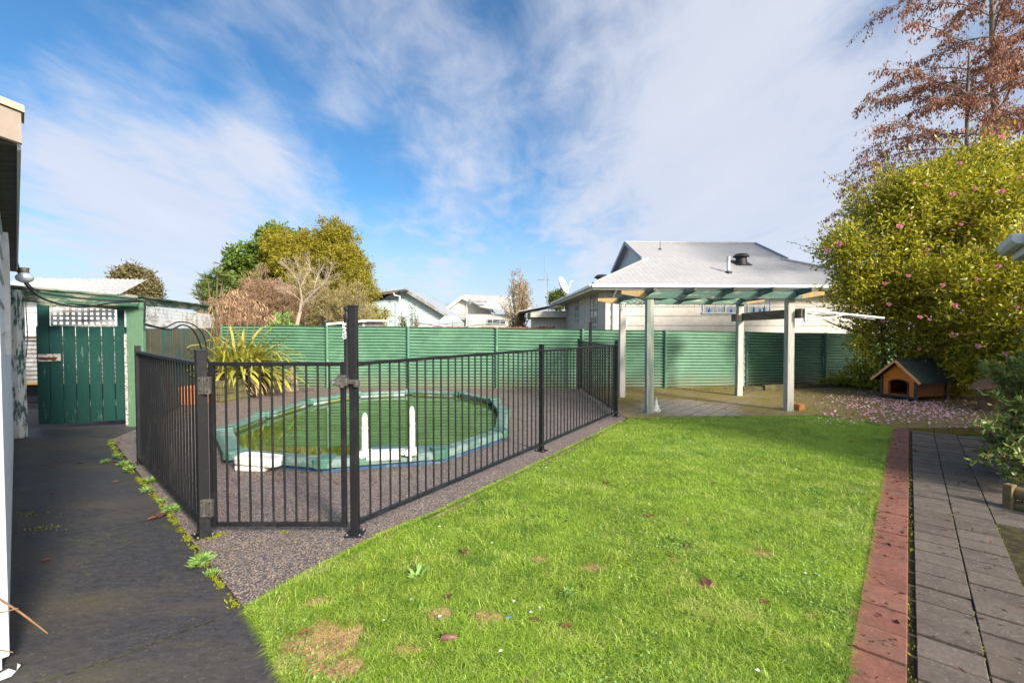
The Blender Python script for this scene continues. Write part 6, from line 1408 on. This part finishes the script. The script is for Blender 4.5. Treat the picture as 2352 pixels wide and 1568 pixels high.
# near right shrub ---------------------------------------------------------
nsb = Vector((5.35, 4.55, -.03)); ns_ = empty('near_shrub', nsb, 'leafy green shrub leaning over the paver path from the log edging', 'shrub')
rg = random.Random(12); m = MB(); SC, SD = [], []
tips_ = [(2250, 845, 4.6), (2262, 905, 4.4), (2240, 985, 4.2), (2275, 960, 4.3), (2240, 1050, 4.2), (2290, 1090, 4.1), (2300, 840, 4.6), (2335, 815, 4.7), (2345, 870, 4.4), (2310, 930, 4.3), (2330, 990, 4.2), (2300, 1020, 4.2), (2345, 1050, 4.1), (2365, 780, 4.9), (2380, 900, 4.5), (2390, 1000, 4.3), (2330, 1110, 4.0), (2275, 870, 4.6), (2320, 880, 4.5), (2285, 1000, 4.25), (2360, 950, 4.35), (2350, 1110, 4.0), (2400, 840, 4.8), (2280, 1060, 4.15), (2350, 770, 4.8), (2370, 800, 4.7), (2330, 840, 4.5), (2360, 850, 4.3), (2340, 920, 4.2), (2350, 1000, 4.0), (2330, 1060, 3.95), (2360, 1080, 3.9)]
for (u, v, Y) in tips_ + [(u + rg.uniform(-10, 60), v + rg.uniform(-50, 50), Y + rg.uniform(.1, .5)) for (u, v, Y) in tips_]:
    tpv = at(max(u + 22, 2250), v, Y); midp = nsb.lerp(tpv, .55) + Vector((.08, .1, .18)); c = curve_pts([nsb + Vector((rg.uniform(-.1, .1), rg.uniform(-.1, .1), 0)), midp, tpv], 7); n_ = len(c); m.tube(c, [.013 * (1 - .8 * i / n_) for i in range(n_)], 5, False)
    ax_ = (c[-1] - c[-3]).normalized()
    for i in range(n_ // 2 - 2, n_):
        for s in range(7):
            q = c[i].lerp(c[min(i + 1, n_ - 1)], rg.random()); d = (c[min(i + 1, n_ - 1)] - c[max(i - 1, 0)]).normalized() * .75 + Vector((rg.gauss(0, .55), rg.gauss(0, .55), rg.gauss(.15, .45))); SC.append(tuple(q)); SD.append(tuple(d))
        for s in range(1):
            dd_ = ax_ * .6 + Vector((rg.gauss(0, .6), rg.gauss(0, .6), rg.gauss(.2, .4))); q0 = c[i]; q1 = q0 + dd_.normalized() * rg.uniform(.07, .2); m.tube([q0, q1], [.004, .002], 3, False)
            for s2 in range(8): SC.append(tuple(q0.lerp(q1, rg.random()))); SD.append(tuple(dd_ * .7 + Vector((rg.gauss(0, .5), rg.gauss(0, .5), rg.gauss(.1, .4)))))
m.build('branches', MT['stem'], ns_, smooth=True); C = np.array(SC); V, F = leaf_mesh(C, np.array(SD), rng.uniform(.045, .085, len(C)), rng.uniform(.016, .028, len(C)), .2); np_mesh('foliage', V, F, MT['leaf_shrub'], ns_)
# creeper/hedge between house corner and camellia; out-of-frame lobes added to shade the bush
tree('dark_hedge', 'dark shaded hedge foliage between the camellia and the white eave, extended unseen for shade', 'hedge', [lobe(2420, 690, 8.6, 130, 130, .9), lobe(2440, 850, 8.2, 120, 120, .9), (11.4, 7.2, 1.6, 1.2, 1.2, 1.9), (12.6, 8.2, 1.6, 1.2, 1.2, 1.9)], 1200, 22, .09, .085, .038, 'leaf_cam', (9.4, 8.0, 0), .06, 'bark_grey', 33, None, .8, .6, .15, 0, 'foliage')

# ------------------------------------------------------------------ small plants and litter
def rosette(name, p, n, L, wdt, mat, label, cat, group, flat=.25, seed=1):
    rg = np.random.default_rng(seed); a = rg.uniform(0, 6.283, n); el = rg.uniform(.1, 1.1, n) * flat * 3; D = np.stack([np.cos(a) * np.cos(el), np.sin(a) * np.cos(el), np.sin(el)], 1); C = np.array(tuple(p)) + D * .01 + np.array([0, 0, .004]) + rg.normal(0, .012, (n, 3)) * np.array([1, 1, .1])
    V, F = leaf_mesh(C, D, rg.uniform(.6, 1.2, n) * L, wdt, .2, np.array([0, 0, 1.0])); o = np_mesh(name, V, F, MT[mat], None, p); return tag(o, label, cat, group)
weeds = [(258, 1013, .05), (262, 1032, .05), (270, 1050, .09), (284, 1068, .10), (297, 1080, .11), (243, 1062, .07), (345, 1108, .12), (338, 1128, .08), (372, 1152, .06), (397, 1175, .11), (385, 1168, .07), (462, 1290, .12), (452, 1300, .08), (487, 1318, .05), (255, 1022, .06)]
wl = ['beside the fence post base', 'low in the joint']
names = ['tiny pale weed at the far end of the path joint', 'small flat weed in the joint nearest the wooden gate', 'leafy weed in the joint just left of the far fence post', 'broad green weed beside the far fence post', 'ferny green weed in front of the far fence post plate', 'small lone weed on the concrete left of the joint', 'bushy green weed halfway along the path joint', 'small weed just nearer than the bushy joint weed', 'little weed by the crosswise path crack', 'ferny weed growing over the clump of dead leaves', 'small weed above the crosswise crack', 'pale grey green weed where aggregate meets concrete near the lawn', 'small pale weed on the concrete edge near the hinge post', 'tiny weed at the near end of the mossy joint', 'second tiny weed near the wooden gate end of the joint']
for i, ((u, v, L), lb_) in enumerate(zip(weeds, names)):
    p = gr(u, v); rosette('weed', p, 80, L * .58, L * .13, 'leaf_weed', lb_, 'weed', 'weeds along the path joint', .25, 80 + i)
jl = [gr(u, v) for u, v in ((250, 1012), (268, 1040), (300, 1080), (345, 1128), (372, 1160), (396, 1190), (420, 1225), (448, 1258), (470, 1292), (492, 1326), (545, 1398))]
C = []
for a, b in zip(jl, jl[1:]):
    n_ = int((b - a).length * 700)
    for k in range(n_):
        t_ = random.random(); 
        if math.sin(t_ * 9 + a.y * 7) + random.uniform(-.6, .9) < -.1: continue
        p = a.lerp(b, t_); C.append((p.x + random.gauss(0, .012), p.y + random.gauss(0, .012), 0.0))
for (u, v, s, k) in ((495, 1228, .03, 160), (478, 1236, .02, 60), (650, 1222, .02, 30), (70, 1180, .06, 60), (85, 1215, .06, 80), (480, 930, .1, 60)):
    for _ in range(k): p = gr(u, v); C.append((p.x + random.gauss(0, s * 1.3), p.y + random.gauss(0, s * .6), 0))
C = np.array(C); D = rng.normal(0, .7, C.shape); D[:, 2] = np.abs(D[:, 2]) + .3
V, F = leaf_mesh(C, D, rng.uniform(.008, .02, len(C)), .008); tag(np_mesh('moss', V, F, MT['moss']), kind='stuff')
# moss and grass tufts in the paving
C = []
for k in range(5200):
    x = random.uniform(1.95, 9.5); y = random.uniform(7.9, 13)
    if in_poly(np.array([x]), np.array([y]), PAV)[0] and fbm(x, y, 2.2, 40) + .5 * fbm(x, y, 7, 44) > .35: C.append((x, y, .002))
for k in range(900): t_ = random.random(); C.append((1.9 + 4.5 * t_, 11.55 + .3 * max(0, t_ - .9) + random.gauss(0, .05) - .08, .002))
C = np.array(C); D = rng.normal(0, .8, C.shape); D[:, 2] = np.abs(D[:, 2]) + .2
V, F = leaf_mesh(C, D, rng.uniform(.012, .045, len(C)), .012); tag(np_mesh('moss', V, F, MT['moss']), kind='stuff')
# pavers' joints: bits of moss
C = []
for o_ in (-.0, .258, .498, .738):
    for k in range(420):
        s = random.uniform(-.3, 6.3); 
        if random.random() < .55 + .5 * math.sin(s * 4 + o_ * 20): 
            p = P0 + A * s + Bp * (o_ + random.gauss(0, .008)); C.append((p.x, p.y, -.012))
C = np.array(C); D = rng.normal(0, .8, C.shape); D[:, 2] = np.abs(D[:, 2]) + .3
V, F = leaf_mesh(C, D, rng.uniform(.008, .022, len(C)), .008); tag(np_mesh('moss', V, F, MT['moss']), kind='stuff')
# pink petals under the camellia
pu = rng.normal(2095, 85, 1400); pv = 930 + (pu - 2060) * .10 + rng.normal(0, 17, 1400); pu2 = rng.uniform(1880, 2270, 460); pv2 = rng.uniform(893, 975, 460); C = []
for u, v in zip(np.concatenate([pu, pu2]), np.concatenate([pv, pv2])):
    if v < 890 or v > 985 or u < 1850 or u > 2300: continue
    p = gr(u, v); r_ = p - K0; a = r_.dot(kx); b = r_.dot(ky)
    if -.1 < a < W + .1 and -.05 < b < LK: continue
    C.append((p.x, p.y, .005 + random.random() * .006))
C = np.array(C); D = rng.normal(0, 1, C.shape); D[:, 2] = np.abs(D[:, 2]) * .15
V, F = leaf_mesh(C, D, rng.uniform(.03, .055, len(C)), rng.uniform(.028, .046, len(C)), .25, np.array([0, 0, 1.5])); tag(np_mesh('fallen_petals', V, F, MT['petal_pale']), kind='stuff')
# leaf litter: brown crumbs under the bushes, on the pavers and in the corner by the bed
C = []
def scat(n, f, poly=None):
    for _ in range(n): C.append(f())
scat(700, lambda: (random.uniform(6.4, 9.6), random.uniform(9.0, 12.6), .004)); scat(260, lambda: (-5.35 + random.gauss(0, .25), 11.2 + random.gauss(0, .22), .01))
scat(170, lambda: tuple(P0 + A * random.uniform(-.3, 5.8) + Bp * random.uniform(-.22, -.02) + up * .004)); scat(110, lambda: tuple(P0 + A * random.uniform(-.3, 6.2) + Bp * random.uniform(0, .75) + up * .004))
scat(60, lambda: (-5.3 + random.uniform(-.5, .5), 6.3 + random.uniform(-.5, .5), .003)); scat(90, lambda: (random.uniform(-3.6, -1.2), 4.55 + random.gauss(0, .15) - .1, .003))
C = np.array(C); D = rng.normal(0, 1, C.shape); D[:, 2] = np.abs(D[:, 2]) * .2
V, F = leaf_mesh(C, D, rng.uniform(.012, .05, len(C)), rng.uniform(.008, .02, len(C)), .3, np.array([0, 0, 1.2])); tag(np_mesh('leaf_litter', V, F, MT['dead_leaf']), kind='stuff')
# daisies scattered in the lawn: tiny white heads
C = []
for (u, v) in ((1400, 1015), (1440, 1000), (1720, 985), (1380, 985), (1010, 1212), (1850, 1320), (1876, 1322), (1220, 1410), (1240, 1400), (1010, 1420), (945, 1380), (1830, 1080), (1960, 1265), (1150, 1500), (1740, 1545), (1640, 1040), (1510, 992), (1560, 1005), (1340, 1060), (1255, 1075), (1890, 1000), (1460, 1030), (1130, 1250), (880, 1430), (1180, 1385)):
    p = gr(u, v, .0)
    for k in range(7): C.append((p.x, p.y, .012))
C = np.array(C); a = np.tile(np.arange(7) * .9, len(C) // 7); D = np.stack([np.cos(a), np.sin(a), .25 + 0 * a], 1)
V, F = leaf_mesh(C, D, .011, .010, .05, np.array([0, 0, 1.0])); tag(np_mesh('daisies', V, F, MT['daisy']), kind='stuff')
# big fallen leaves: individuals
def fallen(p, L, ang, mat, label, group, curl=.3, z=.0):
    n_ = 7; V = []; F = []; d = Vector((math.cos(ang), math.sin(ang), 0)); s = Vector((-d.y, d.x, 0))
    for i in range(n_ + 1):
        t_ = i / n_; w_ = L * .30 * math.sin(math.pi * (t_ * .92 + .04)) * (1 + .18 * (-1) ** i); zz = z + .006 + L * curl * (t_ - .5) ** 2; c = p + d * L * (t_ - .5)
        V += [c - s * w_ + up * (zz + w_ * .55), c + up * zz, c + s * w_ + up * (zz + w_ * .4)]
    for i in range(n_): F += [(3 * i, 3 * i + 1, 3 * i + 4, 3 * i + 3), (3 * i + 1, 3 * i + 2, 3 * i + 5, 3 * i + 4)]
    o = np_mesh('fallen_leaf', [tuple(v) for v in V], F, MT[mat], None, p, True); return tag(o, label, 'leaf', group)
FL = [(1393, 1111, .10, 'dead_leaf', 'dark red curled leaf in the upper middle of the lawn'), (1492, 1187, .10, 'dead_leaf', 'dark curled leaf right of the lawn centre'), (1065, 1268, .09, 'dead_leaf', 'dark leaf on the lawn near the latch post'), (1302, 1198, .05, 'dead_leaf', 'small narrow dark leaf left of the lawn centre'), (1577, 1253, .08, 'dead_leaf', 'upright brown leaf above the small straw patch'), (1622, 1340, .11, 'dead_leaf', 'long brown leaf lying in the dip of the lawn'), (1757, 1385, .07, 'dead_leaf', 'small dark leaf on the lower right lawn'), (1300, 1441, .07, 'dead_leaf', 'dark leaf on the lower middle lawn'), (1230, 1426, .06, 'dead_leaf', 'brown leaf beside the two small straw patches'), (1780, 1108, .07, 'dead_leaf', 'dark leaf on the upper right lawn'), (1640, 1110, .06, 'dead_leaf', 'dark leaf in the lawn below the pergola middle'), (1030, 1372, .07, 'dead_leaf', 'dark leaf on the lawn above the large straw patch'), (830, 1357, .09, 'dead_leaf', 'grey brown leaf on the lawn near the aggregate edge'), (700, 1455, .08, 'dead_red', 'red brown leaf at the left rim of the large straw patch'),
      (125, 1070, .08, 'dead_red', 'red brown leaf on the concrete path near the house wall'), (120, 1132, .06, 'dead_leaf', 'dark crumpled leaf in the middle of the concrete path'), (265, 1108, .06, 'dead_red', 'small orange brown leaf left of the path joint'), (105, 1288, .06, 'dead_leaf', 'dark leaf on the nearer concrete slab'), (185, 1062, .08, 'dead_leaf', 'flat grey leaf on the far end of the concrete path'), (262, 1062, .07, 'dead_leaf', 'curled dark leaf beside the flat weed on the path'), (372, 1184, .16, 'dead_leaf', 'clump of big dead leaves where the joint meets the path crack'), (352, 1192, .10, 'dead_red', 'reddish leaf under the dead leaf clump'), (58, 1063, .05, 'dead_leaf', 'little dark leaf by the house base board'), (2072, 1105, .05, 'dead_leaf', 'dark leaf on the red pavers near the lawn edge'), (2132, 1117, .05, 'dead_red', 'red brown leaf on the grey pavers beside the red border'), (2100, 1035, .07, 'dead_leaf', 'dark leaf at the far end of the red pavers'), (2058, 1145, .09, 'dead_red', 'rolled orange brown leaf lying on the red pavers'), (1955, 1015, .07, 'dead_red', 'brown leaf on the top right corner of the lawn')]
for i, (u, v, L, mt_, lb_) in enumerate(FL):
    onlawn = 'lawn' in lb_ and 'pavers' not in lb_ or 'straw' in lb_; fallen(gr(u, v, .0), L * .85, random.uniform(0, 6.28), mt_, lb_, 'fallen leaves', random.uniform(.1, .5), .0 if onlawn else .0)
p = gr(1030, 1474, -.01); tag(MB().tube([Vector((p.x - .045, p.y, .0)), Vector((p.x - .03, p.y, .012)), Vector((p.x, p.y, .016)), Vector((p.x + .03, p.y + .005, .012)), Vector((p.x + .045, p.y + .008, .004))], [.003, .013, .017, .013, .004], 10).build('seed_pod', painted('purple_brown_pod', (.16, .075, .06), None, 0, 20, .5), smooth=True), 'rounded purple brown pod lying on the near lawn', 'seed pod')
p = gr(1168, 1416, .0); tag(MB().obox((p.x, p.y, 0.0), (1, .4, .3), (-.4, 1, 0), .03, .012, .006).build('blue_scrap', MT['blue_obj'], bevel=.002), 'tiny bright blue plastic scrap in the near lawn', 'scrap')
# broad-leaved weed rosettes in the lawn
for i, (u, v, L, lb_) in enumerate([(962, 1330, .10, 'pale broad leaved weed rosette on the left of the lawn'), (1300, 1370, .06, 'low clover like weed left of the lawn centre'), (1580, 1000, .08, 'flat weed rosette near the top edge of the lawn')]):
    p = gr(u, v, -.02); rosette('lawn_weed', p, 44, L * .8, L * .22, 'leaf_weed', lb_, 'weed', 'weeds in the lawn', .3, 140 + i)
# dry stems of a plant by the camera's left
m = empty('dry_stems', at(-20, 1390, 1.9), 'dry reddish plant stems reaching in at the lower left edge', 'plant')
MB().tube(curve_pts([at(-40, 1352, 1.85), at(0, 1376, 1.9), at(50, 1408, 1.93), at(110, 1454, 1.96)], 5), [.004] * 12 + [.0035, .003, .0025, .0015], 6).build('stem', MT['stem'], m, smooth=True)
MB().tube([at(-40, 1412, 1.85), at(10, 1404, 1.88), at(42, 1396, 1.9)], [.003, .0028, .002], 5).build('stem', MT['stem'], m, smooth=True)
MB().tube([at(-40, 1488, 1.85), at(0, 1492, 1.86), at(30, 1497, 1.88)], [.003, .0028, .002], 5).build('stem', MT['stem'], m, smooth=True)
# path cracks: dark grooves between the concrete slabs
for (pts_, lb_) in (([(133, 1232), (240, 1212), (330, 1196), (372, 1186)], 0), ([(70, 1570), (160, 1546), (330, 1484), (430, 1446), (510, 1416), (545, 1400)], 1), ([(40, 1078), (130, 1062), (230, 1050)], 2)):
    q = [gr(u, v, -.002) for u, v in pts_]; mm = MB()
    c = curve_pts(q, 10)
    for a, b in zip(c, c[1:]):
        wd_ = random.uniform(.003, .007); s = (b - a).cross(up).normalized() * wd_; mm.add([a - s, b - s, b + s, a + s], [(0, 1, 2, 3)])
    tag(mm.build('path_crack', painted('crack_dirt', (.02, .018, .014), (.07, .07, .02), .4, 20, .9)), kind='structure')
